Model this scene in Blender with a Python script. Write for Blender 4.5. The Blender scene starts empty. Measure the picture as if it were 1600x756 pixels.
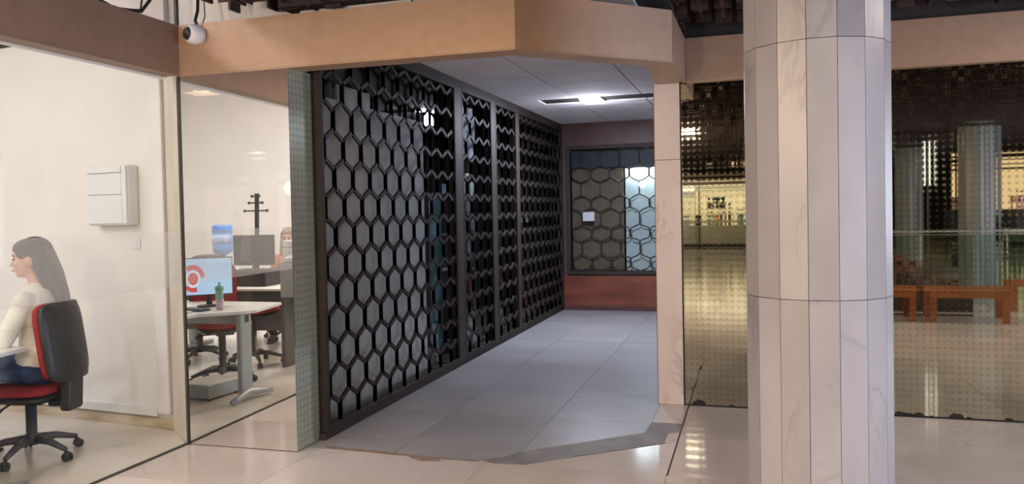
import bpy, bmesh, math, random
from mathutils import Vector, Matrix, Euler
random.seed(7)
PI = math.pi
SC = bpy.context.scene
COL = SC.collection

# ------------------------------------------------------------------ camera
f_px, yaw, pit, rol, cy_, cx_ = 1277.1, .3156, -.0247, -.0209, 363.11, 756.57
Fw = Vector((-math.sin(yaw)*math.cos(pit), math.cos(yaw)*math.cos(pit), math.sin(pit)))
Rt = Vector((math.cos(yaw), math.sin(yaw), 0)); Upv = Rt.cross(Fw)
R2 = Rt*math.cos(rol) + Upv*math.sin(rol); U2 = -Rt*math.sin(rol) + Upv*math.cos(rol)
cd = bpy.data.cameras.new('camera'); cam = bpy.data.objects.new('camera', cd); COL.objects.link(cam)
cam.matrix_world = Matrix(((R2.x, U2.x, -Fw.x, 0), (R2.y, U2.y, -Fw.y, 0), (R2.z, U2.z, -Fw.z, 1.55), (0, 0, 0, 1)))
cd.sensor_width = 36; cd.lens = f_px/1600*36
cd.shift_x = (800-cx_)/1600; cd.shift_y = (cy_-378)/1600
cd.clip_start = .02; cd.clip_end = 200
SC.camera = cam

# ------------------------------------------------------------------ world and exposure
w = bpy.data.worlds.new('world'); SC.world = w; w.use_nodes = True
w.node_tree.nodes['Background'].inputs[0].default_value = (.60, .56, .55, 1)
w.node_tree.nodes['Background'].inputs[1].default_value = .12
SC.view_settings.view_transform = 'Standard'; SC.view_settings.look = 'None'
SC.view_settings.exposure = 0.0; SC.view_settings.gamma = 1.0
SC.view_settings.use_curve_mapping = False

# ------------------------------------------------------------------ lights
def area(name, loc, size, power, color, rot=(0, 0, 0), size_y=None, spread=PI):
    l = bpy.data.lights.new(name, 'AREA'); l.energy = power; l.color = color
    l.shape = 'RECTANGLE'; l.size = size; l.size_y = size_y or size; l.spread = spread
    o = bpy.data.objects.new(name, l); o.location = loc; o.rotation_euler = rot; COL.objects.link(o); return o
# office ceiling panels (their housings are built further down)
OFFICE_LAMPS = [(-5.2, 2.9), (-5.0, 1.0), (-7.4, 2.9), (-7.4, .6), (-5.0, -1.0)]
for i, (x, y) in enumerate(OFFICE_LAMPS):
    area('office_lamp_light', (x, y, 3.93), .58, (11, 40, 12, 46, 62)[i], (1.0, .96, .95))
# hall downlights, warm
HALL_LAMPS = [(-1.9, 1.7), (-1.06, -2.1), (1.0, 1.4), (2.6, 4.6), (5.0, -1.5), (5.0, 3.5), (-2.6, -4.0), (2.0, -6.0), (-2.9, -10.0), (2.4, -12.0), (-3, -16), (7.2, -8)]
for i, (x, y) in enumerate(HALL_LAMPS):
    area('hall_lamp_light', (x, y, 2.90), .3, (40, 26, 50, 30)[i] if i < 4 else 42, (1.0, .70, .48) if i < 1 else (1.0, .84, .68))
# cool daylight reaching the hall from an entrance far on the right
area('entrance_daylight', (8.6, 1.0, 1.7), 2.2, 460, (.60, .70, 1.0), (0, PI/2, 0), 4.0)
# added unseen opal globes that brighten the canopy, front floor and passage ceiling
gl = bpy.data.lights.new('added_globe_light', 'POINT'); gl.energy = 205; gl.color = (1.0, .74, .52); gl.shadow_soft_size = .11
ADDED_GLOBES = [(-3.1, .2, 2.30), (-1.5, -1.0, 1.95)]
for i, gp in enumerate(ADDED_GLOBES):
    go = bpy.data.objects.new('added_globe_light', gl if i == 0 else gl.copy()); go.location = gp; COL.objects.link(go)
    if i: go.data.energy = 115; go.data.color = (1.0, .88, .80)
# LED batten in the passage ceiling
area('passage_lamp_light', (-1.83, 9.95, 2.86), .2, 95, (.78, .84, 1.0), (0, 0, 0), .42)
area('shop_fill_light', (-5.0, 8.6, 2.7), .5, 10, (.75, .85, 1.0))  # weak fill added inside the dark shop, no fixture built
area('end_shop_fill_light', (-1.38, 12.712, 2.19), .84, 14, (.86, .95, 1.0), size_y=.02)  # unseen fill added to brighten the pale board in the end window

pl = bpy.data.lights.new('passage_glow', 'POINT'); pl.energy = 24; pl.color = (.80, .85, 1.0); pl.shadow_soft_size = .08
po_ = bpy.data.objects.new('passage_glow', pl); po_.location = (-1.83, 9.95, 2.76); COL.objects.link(po_)

# ------------------------------------------------------------------ materials
def nodes(m):
    m.use_nodes = True; nt = m.node_tree; return nt, nt.nodes, nt.links, nt.nodes['Principled BSDF']
def inp(n, k, v): n.inputs[k].default_value = v
def mat(name, c, rough=.6, metal=0, c2=None, scale=6, stretch=(1, 1, 1), amount=.5, bump=0, bscale=None, rnd=0, spec=None, trans=0, emit=None, es=0, detail=6, lo=.35, hi=.65):
    m = bpy.data.materials.new(name); nt, N, L, b = nodes(m)
    inp(b, 'Roughness', rough); inp(b, 'Metallic', metal)
    if spec is not None: inp(b, 'Specular IOR Level', spec)
    if trans: inp(b, 'Transmission Weight', trans)
    tc = N.new('ShaderNodeTexCoord'); mp = N.new('ShaderNodeMapping'); L.new(tc.outputs['Object'], mp.inputs[0]); inp(mp, 'Scale', stretch)
    oi = N.new('ShaderNodeObjectInfo')
    if rnd:
        va = N.new('ShaderNodeVectorMath'); va.operation = 'MULTIPLY_ADD'
        L.new(oi.outputs['Random'], va.inputs[0]); va.inputs[1].default_value = (31, 17, 43); L.new(mp.outputs[0], va.inputs[2]); src = va.outputs[0]
    else: src = mp.outputs[0]
    c2 = c2 or tuple(max(0, x*.82) for x in c)
    nz = N.new('ShaderNodeTexNoise'); inp(nz, 'Scale', scale); inp(nz, 'Detail', detail); L.new(src, nz.inputs['Vector'])
    rp = N.new('ShaderNodeMapRange'); inp(rp, 'From Min', lo); inp(rp, 'From Max', hi); L.new(nz.outputs[0], rp.inputs[0])
    mx = N.new('ShaderNodeMix'); mx.data_type = 'RGBA'; mx.inputs[6].default_value = (*c, 1); mx.inputs[7].default_value = (*c2, 1)
    mu = N.new('ShaderNodeMath'); mu.operation = 'MULTIPLY'; mu.inputs[1].default_value = amount*2 if amount < .5 else 1
    L.new(rp.outputs[0], mu.inputs[0]); L.new(mu.outputs[0], mx.inputs[0])
    out = mx.outputs[2]
    if rnd:
        hs = N.new('ShaderNodeHueSaturation'); mr = N.new('ShaderNodeMapRange'); inp(mr, 'To Min', 1-rnd); inp(mr, 'To Max', 1+rnd)
        L.new(oi.outputs['Random'], mr.inputs[0]); L.new(mr.outputs[0], hs.inputs['Value']); L.new(out, hs.inputs['Color']); out = hs.outputs[0]
    L.new(out, b.inputs['Base Color'])
    if bump:
        bp = N.new('ShaderNodeBump'); inp(bp, 'Strength', bump); inp(bp, 'Distance', .01)
        n2 = N.new('ShaderNodeTexNoise'); inp(n2, 'Scale', bscale or scale*4); inp(n2, 'Detail', 4); L.new(src, n2.inputs['Vector'])
        L.new(n2.outputs[0], bp.inputs['Height']); L.new(bp.outputs[0], b.inputs['Normal'])
    if emit: b.inputs['Emission Color'].default_value = (*emit, 1); inp(b, 'Emission Strength', es)
    return m

def marble(name, c, c2, vein, rnd=.08, rough=.35, scale=2.2, vscale=1.6, stretch=(1, 1, .45), vein_amt=.55, bump=0):
    m = mat(name, c, rough, 0, c2, scale, stretch, rnd=rnd, detail=8)
    nt, N, L, b = nodes(m)
    prev = b.inputs['Base Color'].links[0].from_socket
    vec = [n for n in N if n.type == 'VECT_MATH'][0].outputs[0] if rnd else [n for n in N if n.type == 'MAPPING'][0].outputs[0]
    nz = N.new('ShaderNodeTexNoise'); inp(nz, 'Scale', vscale); inp(nz, 'Detail', 5); inp(nz, 'Roughness', .6); inp(nz, 'Distortion', 1.1); L.new(vec, nz.inputs['Vector'])
    s = N.new('ShaderNodeMath'); s.operation = 'SUBTRACT'; s.inputs[1].default_value = .5; L.new(nz.outputs[0], s.inputs[0])
    a = N.new('ShaderNodeMath'); a.operation = 'ABSOLUTE'; L.new(s.outputs[0], a.inputs[0])
    r = N.new('ShaderNodeMapRange'); inp(r, 'From Min', 0); inp(r, 'From Max', .022); inp(r, 'To Min', vein_amt); inp(r, 'To Max', 0); L.new(a.outputs[0], r.inputs[0])
    n3 = N.new('ShaderNodeTexNoise'); inp(n3, 'Scale', vscale*1.4); L.new(vec, n3.inputs['Vector'])
    r3 = N.new('ShaderNodeMapRange'); inp(r3, 'From Min', .45); inp(r3, 'From Max', .65); L.new(n3.outputs[0], r3.inputs[0])
    k = N.new('ShaderNodeMath'); k.operation = 'MULTIPLY'; L.new(r.outputs[0], k.inputs[0]); L.new(r3.outputs[0], k.inputs[1])
    mx = N.new('ShaderNodeMix'); mx.data_type = 'RGBA'; L.new(prev, mx.inputs[6]); mx.inputs[7].default_value = (*vein, 1); L.new(k.outputs[0], mx.inputs[0])
    L.new(mx.outputs[2], b.inputs['Base Color'])
    return m

def glass(name, tint=(.96, .98, .97), refl=1.0, rough=0.0):
    m = bpy.data.materials.new(name); nt, N, L, b = nodes(m); N.remove(b)
    o = N['Material Output']; t = N.new('ShaderNodeBsdfTransparent'); t.inputs[0].default_value = (*tint, 1)
    g = N.new('ShaderNodeBsdfGlossy'); g.inputs['Roughness'].default_value = rough
    fr = N.new('ShaderNodeLayerWeight'); fr.inputs[0].default_value = .5
    pw = N.new('ShaderNodeMath'); pw.operation = 'POWER'; pw.inputs[1].default_value = 5; L.new(fr.outputs['Facing'], pw.inputs[0])
    mu = N.new('ShaderNodeMath'); mu.operation = 'MULTIPLY_ADD'; mu.inputs[1].default_value = .96*refl; mu.inputs[2].default_value = .04*refl; L.new(pw.outputs[0], mu.inputs[0])
    mx = N.new('ShaderNodeMixShader'); L.new(mu.outputs[0], mx.inputs[0]); L.new(t.outputs[0], mx.inputs[1]); L.new(g.outputs[0], mx.inputs[2])
    L.new(mx.outputs[0], o.inputs[0]); return m

def film(name, c, opac):
    m = bpy.data.materials.new(name); nt, N, L, b = nodes(m)
    N.remove(b); b = N.new('ShaderNodeMixShader'); b.inputs[0].default_value = .75
    df = N.new('ShaderNodeBsdfDiffuse'); df.inputs[0].default_value = (*c, 1); tl = N.new('ShaderNodeBsdfTranslucent'); tl.inputs[0].default_value = (*c, 1)
    L.new(df.outputs[0], b.inputs[1]); L.new(tl.outputs[0], b.inputs[2])
    o = N['Material Output']; t = N.new('ShaderNodeBsdfTransparent'); mx = N.new('ShaderNodeMixShader')
    mx.inputs[0].default_value = opac; L.new(t.outputs[0], mx.inputs[1]); L.new(b.outputs[0], mx.inputs[2]); L.new(mx.outputs[0], o.inputs[0]); return m

def mirror_mat(name, c, rough=.01, dots=False, c2=None, axis='XZ', pitch=.045, bump=.005, metal=1):
    m = bpy.data.materials.new(name); nt, N, L, b = nodes(m)
    inp(b, 'Base Color', (*c, 1)); inp(b, 'Metallic', metal); inp(b, 'Roughness', rough)
    if dots:
        tc = N.new('ShaderNodeTexCoord'); sp = N.new('ShaderNodeSeparateXYZ'); L.new(tc.outputs['Object'], sp.inputs[0])
        o = []
        for ax in axis:
            a = N.new('ShaderNodeMath'); a.operation = 'MULTIPLY'; a.inputs[1].default_value = 2*PI/pitch; L.new(sp.outputs[ax], a.inputs[0])
            s = N.new('ShaderNodeMath'); s.operation = 'SINE'; L.new(a.outputs[0], s.inputs[0]); o.append(s)
        ml = N.new('ShaderNodeMath'); ml.operation = 'ADD'; L.new(o[0].outputs[0], ml.inputs[0]); L.new(o[1].outputs[0], ml.inputs[1])
        r = N.new('ShaderNodeMapRange'); inp(r, 'From Min', .3); inp(r, 'From Max', 1.5); L.new(ml.outputs[0], r.inputs[0])
        mx = N.new('ShaderNodeMix'); mx.data_type = 'RGBA'; mx.inputs[6].default_value = (*c, 1); mx.inputs[7].default_value = (*c2, 1)
        L.new(r.outputs[0], mx.inputs[0]); L.new(mx.outputs[2], b.inputs['Base Color'])
        bp = N.new('ShaderNodeBump'); inp(bp, 'Strength', bump); inp(bp, 'Distance', .004); L.new(ml.outputs[0], bp.inputs['Height']); L.new(bp.outputs[0], b.inputs['Normal'])
        rr = N.new('ShaderNodeMapRange'); inp(rr, 'To Min', rough); inp(rr, 'To Max', rough+.05); inp(rr, 'From Min', .3); inp(rr, 'From Max', 1.5)
        L.new(ml.outputs[0], rr.inputs[0]); L.new(rr.outputs[0], b.inputs['Roughness'])
    return m

M = dict(
    plaster=mat('office_plaster', (.80, .775, .76), .8, c2=(.76, .735, .72), scale=2, bump=.05),
    white_paint=mat('white_paint', (.78, .77, .78), .45, c2=(.74, .73, .74)),
    plinth=mat('stained_plinth', (.62, .53, .42), .7, c2=(.42, .30, .19), scale=3, stretch=(1, 1, 3), detail=8),
    post=mat('post_plaster', (.68, .61, .54), .6, c2=(.60, .52, .44), scale=5, stretch=(1, 1, .4)),
    fascia=mat('shaded_fascia_bronze', (.29, .185, .13), .5, .2, c2=(.26, .165, .115), scale=14, bump=.06, bscale=90),  # same bronze as the canopy, darkened to carry the backlit shade
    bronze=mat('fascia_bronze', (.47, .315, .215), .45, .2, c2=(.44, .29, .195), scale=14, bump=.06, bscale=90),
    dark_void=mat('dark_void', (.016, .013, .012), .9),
    slat=mat('dark_wood_block', (.055, .028, .022), .55, c2=(.03, .016, .014), scale=5, rnd=.5, stretch=(6, 6, 1)),
    gate=mat('brown_gate', (.075, .065, .055), .5), iron=mat('dark_iron', (.019, .0125, .011), .6, 0, c2=(.030, .020, .018), scale=9, bump=.1, spec=.4),
    iron_post=mat('iron_post', (.026, .018, .017), .6, 0, c2=(.05, .032, .03), scale=5, stretch=(4, 4, .5)),
    pier=marble('pink_marble', (.80, .68, .58), (.74, .60, .50), (.36, .26, .20), rnd=.07, rough=.3, vein_amt=.5, vscale=1.1),
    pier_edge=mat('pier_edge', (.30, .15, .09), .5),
    column=marble('grey_marble', (.435, .42, .435), (.36, .345, .365), (.20, .19, .20), rnd=.14, rough=.32, vein_amt=.5, scale=3, vscale=1.3),
    column_core=mat('column_grout', (.20, .14, .11), .9),
    tile=marble('hall_marble', (.68, .62, .595), (.58, .525, .50), (.32, .28, .26), rnd=.06, rough=.12, stretch=(1, .5, 1), vein_amt=.35, scale=1.8),
    ptile=marble('passage_marble', (.36, .355, .375), (.30, .295, .315), (.24, .22, .23), rnd=.05, rough=.33, stretch=(.6, 1, 1), vein_amt=.3, scale=2.2),
    otile=marble('office_floor', (.70, .65, .60), (.63, .58, .53), (.50, .44, .40), rnd=.02, rough=.22, vein_amt=.2),
    grout=mat('floor_grout', (.14, .11, .09), .9),
    strip=mat('worn_strip_marble', (.15, .125, .11), .6, c2=(.22, .19, .17), scale=5, detail=8),
    stain=mat('rust_stain', (.22, .13, .08), .6, c2=(.32, .24, .18), scale=16),
    ceil_tile=mat('ceiling_tile', (.88, .87, .89), .9, c2=(.84, .83, .85), scale=3, bump=.1, bscale=120, rnd=.03),
    ceil_joint=mat('ceiling_joint', (.05, .045, .05), .9),
    maroon=mat('maroon_panel', (.115, .055, .055), .45, c2=(.085, .04, .042), scale=3, stretch=(1, 1, .5)),
    redwood=mat('red_wood', (.27, .075, .042), .45, c2=(.15, .042, .026), scale=2.5, stretch=(.6, 1, 2.5), detail=8),
    board=mat('grey_board', (.70, .61, .52), .7, c2=(.58, .54, .50), scale=2, rnd=.12),
    brown_board=mat('brown_board', (.22, .155, .095), .6, c2=(.18, .125, .08), scale=4),
    pale_board=mat('pale_blue_board', (.60, .70, .72), .6, c2=(.55, .65, .67), scale=3),
    blue_band=mat('dark_blue_band', (.035, .045, .065), .5),
    paper=mat('paper', (.80, .82, .86), .7, c2=(.6, .62, .7), scale=14),
    mirror=mirror_mat('clear_mirror', (.90, .88, .86), .012),
    dot_mirror=mirror_mat('dotted_mirror', (.62, .60, .48), .02, True, (.50, .49, .385)),
    dot_side=mirror_mat('dotted_side_mirror', (.66, .73, .60), .10, True, (.46, .54, .42), axis='YZ', bump=.002, metal=.65),
    chip=mat('corroded_silver', (.02, .018, .015), .8),
    edge=mat('mirror_edge', (.03, .03, .03), .4),
    glass=glass('clear_glass', refl=.3), shop_glass=glass('shop_glass', (.90, .93, .94), .9),
    film=film('translucent_film', (.90, .88, .87), .17),
    lamp=mat('lamp_diffuser', (1, 1, 1), .5, emit=(.92, .95, 1.0), es=9),
    panel_lamp=mat('panel_diffuser', (1, 1, 1), .5, emit=(1, .97, .93), es=8),
    warm_lamp=mat('warm_diffuser', (1, 1, 1), .5, emit=(1, .82, .6), es=14),
    black=mat('black_plastic', (.018, .018, .020), .45, c2=(.03, .03, .032), scale=20, bump=.05),
    dgrey=mat('dark_grey_plastic', (.060, .060, .068), .5, c2=(.075, .075, .082), scale=12),
    red=mat('red_upholstery', (.34, .022, .028), .85, c2=(.27, .016, .022), scale=60, bump=.25, bscale=300),
    steel=mat('grey_painted_steel', (.36, .39, .41), .35, .3, c2=(.32, .35, .37), scale=6),
    desk=mat('white_laminate', (.74, .73, .70), .35, c2=(.70, .69, .66)),
    plastic=mat('white_plastic', (.74, .75, .78), .4, c2=(.70, .71, .74)),
    skin=mat('skin', (.62, .34, .26), .5, c2=(.55, .27, .20), scale=12, bump=.05, bscale=200),
    hair=mat('dark_hair', (.020, .012, .010), .42, c2=(.075, .058, .050), scale=22, stretch=(9, 9, .8), bump=.9, bscale=38),
    hair2=mat('light_brown_hair', (.30, .20, .13), .5, c2=(.20, .13, .085), scale=20, stretch=(5, 5, 1), bump=.6),
    sweater=mat('cream_knit', (.74, .70, .63), .9, c2=(.68, .64, .57), scale=8, bump=.35, bscale=160),
    orange=mat('coral_cloth', (.60, .22, .13), .9), jeans=mat('blue_denim', (.018, .035, .10), .85, c2=(.035, .065, .15), scale=14, bump=.2, bscale=200),
    dark_cloth=mat('black_cloth', (.012, .012, .015), .8, c2=(.02, .02, .024), scale=8),
    eye=mat('eye', (.03, .02, .015), .2), lips=mat('lips', (.45, .14, .12), .5),
    screen=mat('screen_blue', (.2, .3, .4), .3, emit=(.42, .58, .80), es=.9),
    screen_red=mat('screen_red', (.5, .05, .06), .3, emit=(.75, .12, .16), es=.55),
    screen_green=mat('green_tumbler', (.20, .48, .36), .2, c2=(.14, .38, .28)),
    screen_white=mat('screen_white', (.7, .8, .85), .3, emit=(.75, .82, .9), es=.55),
    lavender=mat('lavender_plastic', (.58, .44, .58), .4), black_screen=mat('dark_screen', (.03, .034, .038), .25),
    water=mat('blue_bottle', (.12, .26, .62), .12, c2=(.16, .32, .70), scale=5), labelm=mat('bottle_label', (.55, .66, .85), .5, c2=(.25, .38, .7), scale=10),
    wood=mat('orange_wood', (.42, .155, .050), .4, c2=(.30, .095, .030), scale=3, stretch=(1, 8, 8), rnd=.12),
    leaf=mat('dry_leaf', (.36, .13, .09), .7, c2=(.10, .05, .03), scale=9, rnd=.3), soil=mat('soil', (.03, .02, .015), .95),
    rail_glass=glass('railing_glass', (.80, .90, .86), 1.2), rail_top=mat('railing_top', (.70, .76, .76), .2, .6),
    cream=mat('cream_shop_wall', (.72, .64, .50), .7), warm_pane=mat('lit_pane', (.8, .6, .4), .5, emit=(1.0, .74, .42), es=1.1),
    far_col=marble('far_marble', (.25, .25, .24), (.20, .20, .195), (.2, .2, .2), rnd=.05, rough=.3),
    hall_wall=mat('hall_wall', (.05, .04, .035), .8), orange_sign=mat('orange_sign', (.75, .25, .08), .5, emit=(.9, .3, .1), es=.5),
    opal=glass('opal_shell', (.97, .95, .92), .6), cable=mat('black_cable', (.02, .018, .018), .5), teal=mat('teal_banner', (.05, .16, .18), .5, c2=(.16, .28, .30), scale=4),
    cloth_blue=mat('pale_blue_sheet', (.20, .23, .32), .7, c2=(.11, .13, .20), scale=5, stretch=(4, 4, .6)),
)

# ------------------------------------------------------------------ mesh helpers
class MB:
    def __init__(s): s.v = []; s.f = []
    def add(s, vs, fs):
        n = len(s.v); s.v += [tuple(v) for v in vs]; s.f += [tuple(i+n for i in f) for f in fs]; return s
    def box(s, c, d, rot=None):
        x, y, z = d[0]/2, d[1]/2, d[2]/2
        vs = [Vector((sx*x, sy*y, sz*z)) for sz in (-1, 1) for sy in (-1, 1) for sx in (-1, 1)]
        if rot is not None: R = (rot if isinstance(rot, Matrix) else Euler(rot).to_matrix()); vs = [R @ v for v in vs]
        return s.add([v+Vector(c) for v in vs], [(0, 2, 3, 1), (4, 5, 7, 6), (0, 1, 5, 4), (2, 6, 7, 3), (1, 3, 7, 5), (0, 4, 6, 2)])
    def bx(s, a, b): return s.box([(p+q)/2 for p, q in zip(a, b)], [abs(q-p) for p, q in zip(a, b)])
    def prism(s, poly, z0, z1):
        A = sum(poly[i][0]*poly[(i+1) % len(poly)][1]-poly[(i+1) % len(poly)][0]*poly[i][1] for i in range(len(poly)))
        if A < 0: poly = poly[::-1]
        n = len(poly)
        return s.add([(p[0], p[1], z0) for p in poly]+[(p[0], p[1], z1) for p in poly],
                     [tuple(range(n))[::-1], tuple(range(n, 2*n))]+[(i, (i+1) % n, (i+1) % n+n, i+n) for i in range(n)])
    def ring(s, c, ax, r, n):
        ax = Vector(ax).normalized(); u = ax.orthogonal().normalized(); v = ax.cross(u)
        return [Vector(c)+r*(math.cos(2*PI*i/n)*u+math.sin(2*PI*i/n)*v) for i in range(n)]
    def cone(s, a, b, r0, r1=None, n=12):
        r1 = r0 if r1 is None else r1; ax = Vector(b)-Vector(a)
        return s.add(s.ring(a, ax, r0, n)+s.ring(b, ax, r1, n), [(i, (i+1) % n, (i+1) % n+n, i+n) for i in range(n)]+[tuple(range(n))[::-1], tuple(range(n, 2*n))])
    def tube(s, pts, r, n=8):
        pts = [Vector(p) for p in pts]; vs = []; fs = []
        u = (pts[1]-pts[0]).orthogonal().normalized()
        for i, p in enumerate(pts):
            t = (pts[min(i+1, len(pts)-1)]-pts[max(i-1, 0)]).normalized(); u = (u-t*u.dot(t)).normalized(); v = t.cross(u)
            rr = r[i] if isinstance(r, (list, tuple)) else r
            vs += [p+rr*(math.cos(2*PI*k/n)*u+math.sin(2*PI*k/n)*v) for k in range(n)]
        for i in range(len(pts)-1):
            for k in range(n): fs.append((i*n+k, i*n+(k+1) % n, (i+1)*n+(k+1) % n, (i+1)*n+k))
        fs += [tuple(range(n))[::-1], tuple(range(len(vs)-n, len(vs)))]
        return s.add(vs, fs)
    def lathe(s, prof, c=(0, 0, 0), n=24):
        vs = []; fs = []
        for r, z in prof: vs += [(c[0]+r*math.cos(2*PI*k/n), c[1]+r*math.sin(2*PI*k/n), c[2]+z) for k in range(n)]
        for i in range(len(prof)-1):
            for k in range(n): fs.append((i*n+k, i*n+(k+1) % n, (i+1)*n+(k+1) % n, (i+1)*n+k))
        fs += [tuple(range(n))[::-1], tuple(range(len(vs)-n, len(vs)))]
        return s.add(vs, fs)
    def ell(s, c, r, rot=None, n=16, m=10):
        R = Euler(rot).to_matrix() if rot is not None and not isinstance(rot, Matrix) else (rot or Matrix.Identity(3)); vs = []; fs = []
        if not isinstance(r, (tuple, list)): r = (r, r, r)
        vs.append(Vector((0, 0, -r[2])))
        for j in range(1, m):
            t = -PI/2+PI*j/m
            for i in range(n):
                p = 2*PI*i/n; vs.append(Vector((r[0]*math.cos(t)*math.cos(p), r[1]*math.cos(t)*math.sin(p), r[2]*math.sin(t))))
        vs.append(Vector((0, 0, r[2])))
        for i in range(n): fs.append((0, 1+(i+1) % n, 1+i))
        for j in range(m-2):
            for i in range(n): a = 1+j*n; fs.append((a+i, a+(i+1) % n, a+n+(i+1) % n, a+n+i))
        a = 1+(m-2)*n
        for i in range(n): fs.append((a+i, a+(i+1) % n, len(vs)-1))
        return s.add([R @ v + Vector(c) for v in vs], fs)
    def caps(s, a, b, r0, r1=None, n=14):
        r1 = r0 if r1 is None else r1
        s.ell(a, r0, n=n, m=8); s.ell(b, r1, n=n, m=8); return s.cone(a, b, r0, r1, n)
    def mesh(s, name):
        me = bpy.data.meshes.new(name); me.from_pydata(s.v, [], s.f); me.update(); return me
def obj(name, mb, m, parent=None, bevel=0, smooth=False, seg=2, label=None, matrix=None):
    me = mb.mesh(name) if isinstance(mb, MB) else mb
    if m is not None and not me.materials: me.materials.append(M[m])
    o = bpy.data.objects.new(name, me); COL.objects.link(o)
    if parent: o.parent = parent
    if smooth:
        for p in me.polygons: p.use_smooth = True
    if bevel:
        b = o.modifiers.new('bevel', 'BEVEL'); b.width = bevel; b.segments = seg; b.limit_method = 'ANGLE'
    if label: o['label'] = label
    return o
def blob(name, mb, m, parent=None, voxel=.008, it=4, label=None):
    me = mb.mesh(name); t = bpy.data.objects.new('t', me); COL.objects.link(t)
    r = t.modifiers.new('r', 'REMESH'); r.mode = 'VOXEL'; r.voxel_size = voxel
    if it: sm = t.modifiers.new('s', 'SMOOTH'); sm.iterations = it; sm.factor = .5
    dg = bpy.context.evaluated_depsgraph_get(); me2 = bpy.data.meshes.new_from_object(t.evaluated_get(dg))
    bpy.data.objects.remove(t); bpy.data.meshes.remove(me); me2.name = name; me2.materials.clear()
    return obj(name, me2, m, parent, smooth=True, label=label)
def tag(o, label, cat, group=None):
    o['label'] = label; o['category'] = cat
    if group: o['group'] = group
    return o
def thing(name, label, cat, loc=(0, 0, 0), rz=0, group=None):
    o = bpy.data.objects.new(name, None); COL.objects.link(o); o.location = loc; o.rotation_euler = (0, 0, rz); o.empty_display_size = .1
    return tag(o, label, cat, group)
def struct(name, mb=None, m=None, parent=None, label=None, cat=None, **k):
    if mb is None: o = bpy.data.objects.new(name, None); COL.objects.link(o)
    else: o = obj(name, mb, m, parent, **k)
    o['kind'] = 'structure'
    if label: o['label'] = label
    if cat: o['category'] = cat
    return o
def copy_tree(o, parent=None):
    c = o.copy(); COL.objects.link(c); c.parent = parent
    for ch in list(o.children): copy_tree(ch, c)
    return c

# clean mirror runs from CORNER to MEDGE (and its fascia goes on to BEND)
CORNER = Vector((-3.685, 4.66)); BEND = Vector((-1.318, 4.72)); MEDGE = Vector((-2.85, 4.681))
MD = (BEND-CORNER).normalized(); MA = math.atan2(MD.y, MD.x)

# ------------------------------------------------------------------ floor
def clip(poly, A, B):      # keep the left side of A->B
    out = []
    for i in range(len(poly)):
        p, q = poly[i], poly[(i+1) % len(poly)]
        sp = (B[0]-A[0])*(p[1]-A[1])-(B[1]-A[1])*(p[0]-A[0]); sq = (B[0]-A[0])*(q[1]-A[1])-(B[1]-A[1])*(q[0]-A[0])
        if sp >= 0: out.append(p)
        if sp*sq < 0: t = sp/(sp-sq); out.append((p[0]+t*(q[0]-p[0]), p[1]+t*(q[1]-p[1])))
    return out
floor = struct('floor', MB().bx((-10.2, -20.5, -.08), (10.2, 13.9, -.006)), 'grout', label='stone slab floor running through hall, office and passage')
def tiles(xs, ys, regions, m, name='tile'):
    for i in range(len(xs)-1):
        for j in range(len(ys)-1):
            g = .0015
            r = [(xs[i]+g, ys[j]+g), (xs[i+1]-g, ys[j]+g), (xs[i+1]-g, ys[j+1]-g), (xs[i]+g, ys[j+1]-g)]
            for reg in regions:
                p = r
                for k in range(len(reg)):
                    if p: p = clip(p, reg[k], reg[(k+1) % len(reg)])
                if len(p) > 2:
                    ar = abs(sum(p[a][0]*p[(a+1) % len(p)][1]-p[(a+1) % len(p)][0]*p[a][1] for a in range(len(p))))/2
                    if ar > .002:
                        obj(name, MB().prism(p, -.006, random.uniform(-.0006, .0004)), m, floor)
hx = [-3.69, -2.75, -1.58, -.485, .64, 1.76, 2.88, 4.0, 5.12, 6.24, 7.36, 8.5, 9.8]
hy = [4.80-.82*k for k in range(31)][::-1]
tiles(hx, hy, [[(-3.7, -20), (9.8, -20), (9.8, 4.0), (9.8, 4.795), (-1.34, 4.795), (-3.7, 4.795)]], 'tile')
tiles([-.485]+hx[4:], [4.80, 5.62, 6.52, 6.56], [[(-.475, 4.8), (9.8, 4.8), (9.8, 6.56), (-.475, 6.56)]], 'tile')
tiles([-1.34, -.485], [4.80, 5.50], [[(-1.34, 4.795), (-.485, 4.795), (-.485, 5.505)]], 'tile')
tiles([-.70, -.485], [5.96, 6.57], [[(-.70, 5.96), (-.485, 5.96), (-.485, 6.57), (-.70, 6.57)]], 'tile')
tiles([-2.9, -2.22, -1.43, -.70], [4.80, 5.15, 5.93, 6.82, 7.71, 8.6, 9.49, 10.38, 11.27, 12.16, 12.6],
      [[(-2.9, 4.80), (-1.50, 4.80), (-.70, 5.55), (-.70, 12.6), (-2.9, 12.6)]], 'ptile')
tiles([-.70, -.485], [5.50, 5.96], [[(-.70, 5.5), (-.485, 5.5), (-.485, 5.96), (-.70, 5.96)]], 'tile')
tiles([-9.0, -7.8, -6.6, -5.4, -4.2, -3.69], [-2.6, -1.4, -.2, 1.0, 2.2, 3.4, 4.6, 5.4], [[(-9, -2.6), (-3.7, -2.6), (-3.7, 4.66), (-4.04, 4.95), (-9, 5.45)]], 'otile')
obj('threshold_strip', MB().prism([(-1.62, 4.82), (-1.53, 4.765), (-1.33, 4.79), (-1.42, 5.05), (-1.51, 4.90)], -.004, .0015), 'strip', floor)
obj('threshold_strip', MB().prism([(-1.33, 4.79), (-1.07, 5.03), (-1.18, 5.27), (-1.42, 5.05)], -.004, .0014), 'strip', floor)
obj('threshold_strip', MB().prism([(-1.068, 5.032), (-.56, 5.46), (-.56, 5.54), (-.72, 5.68), (-1.178, 5.268)], -.004, .0016), 'strip', floor)
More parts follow.
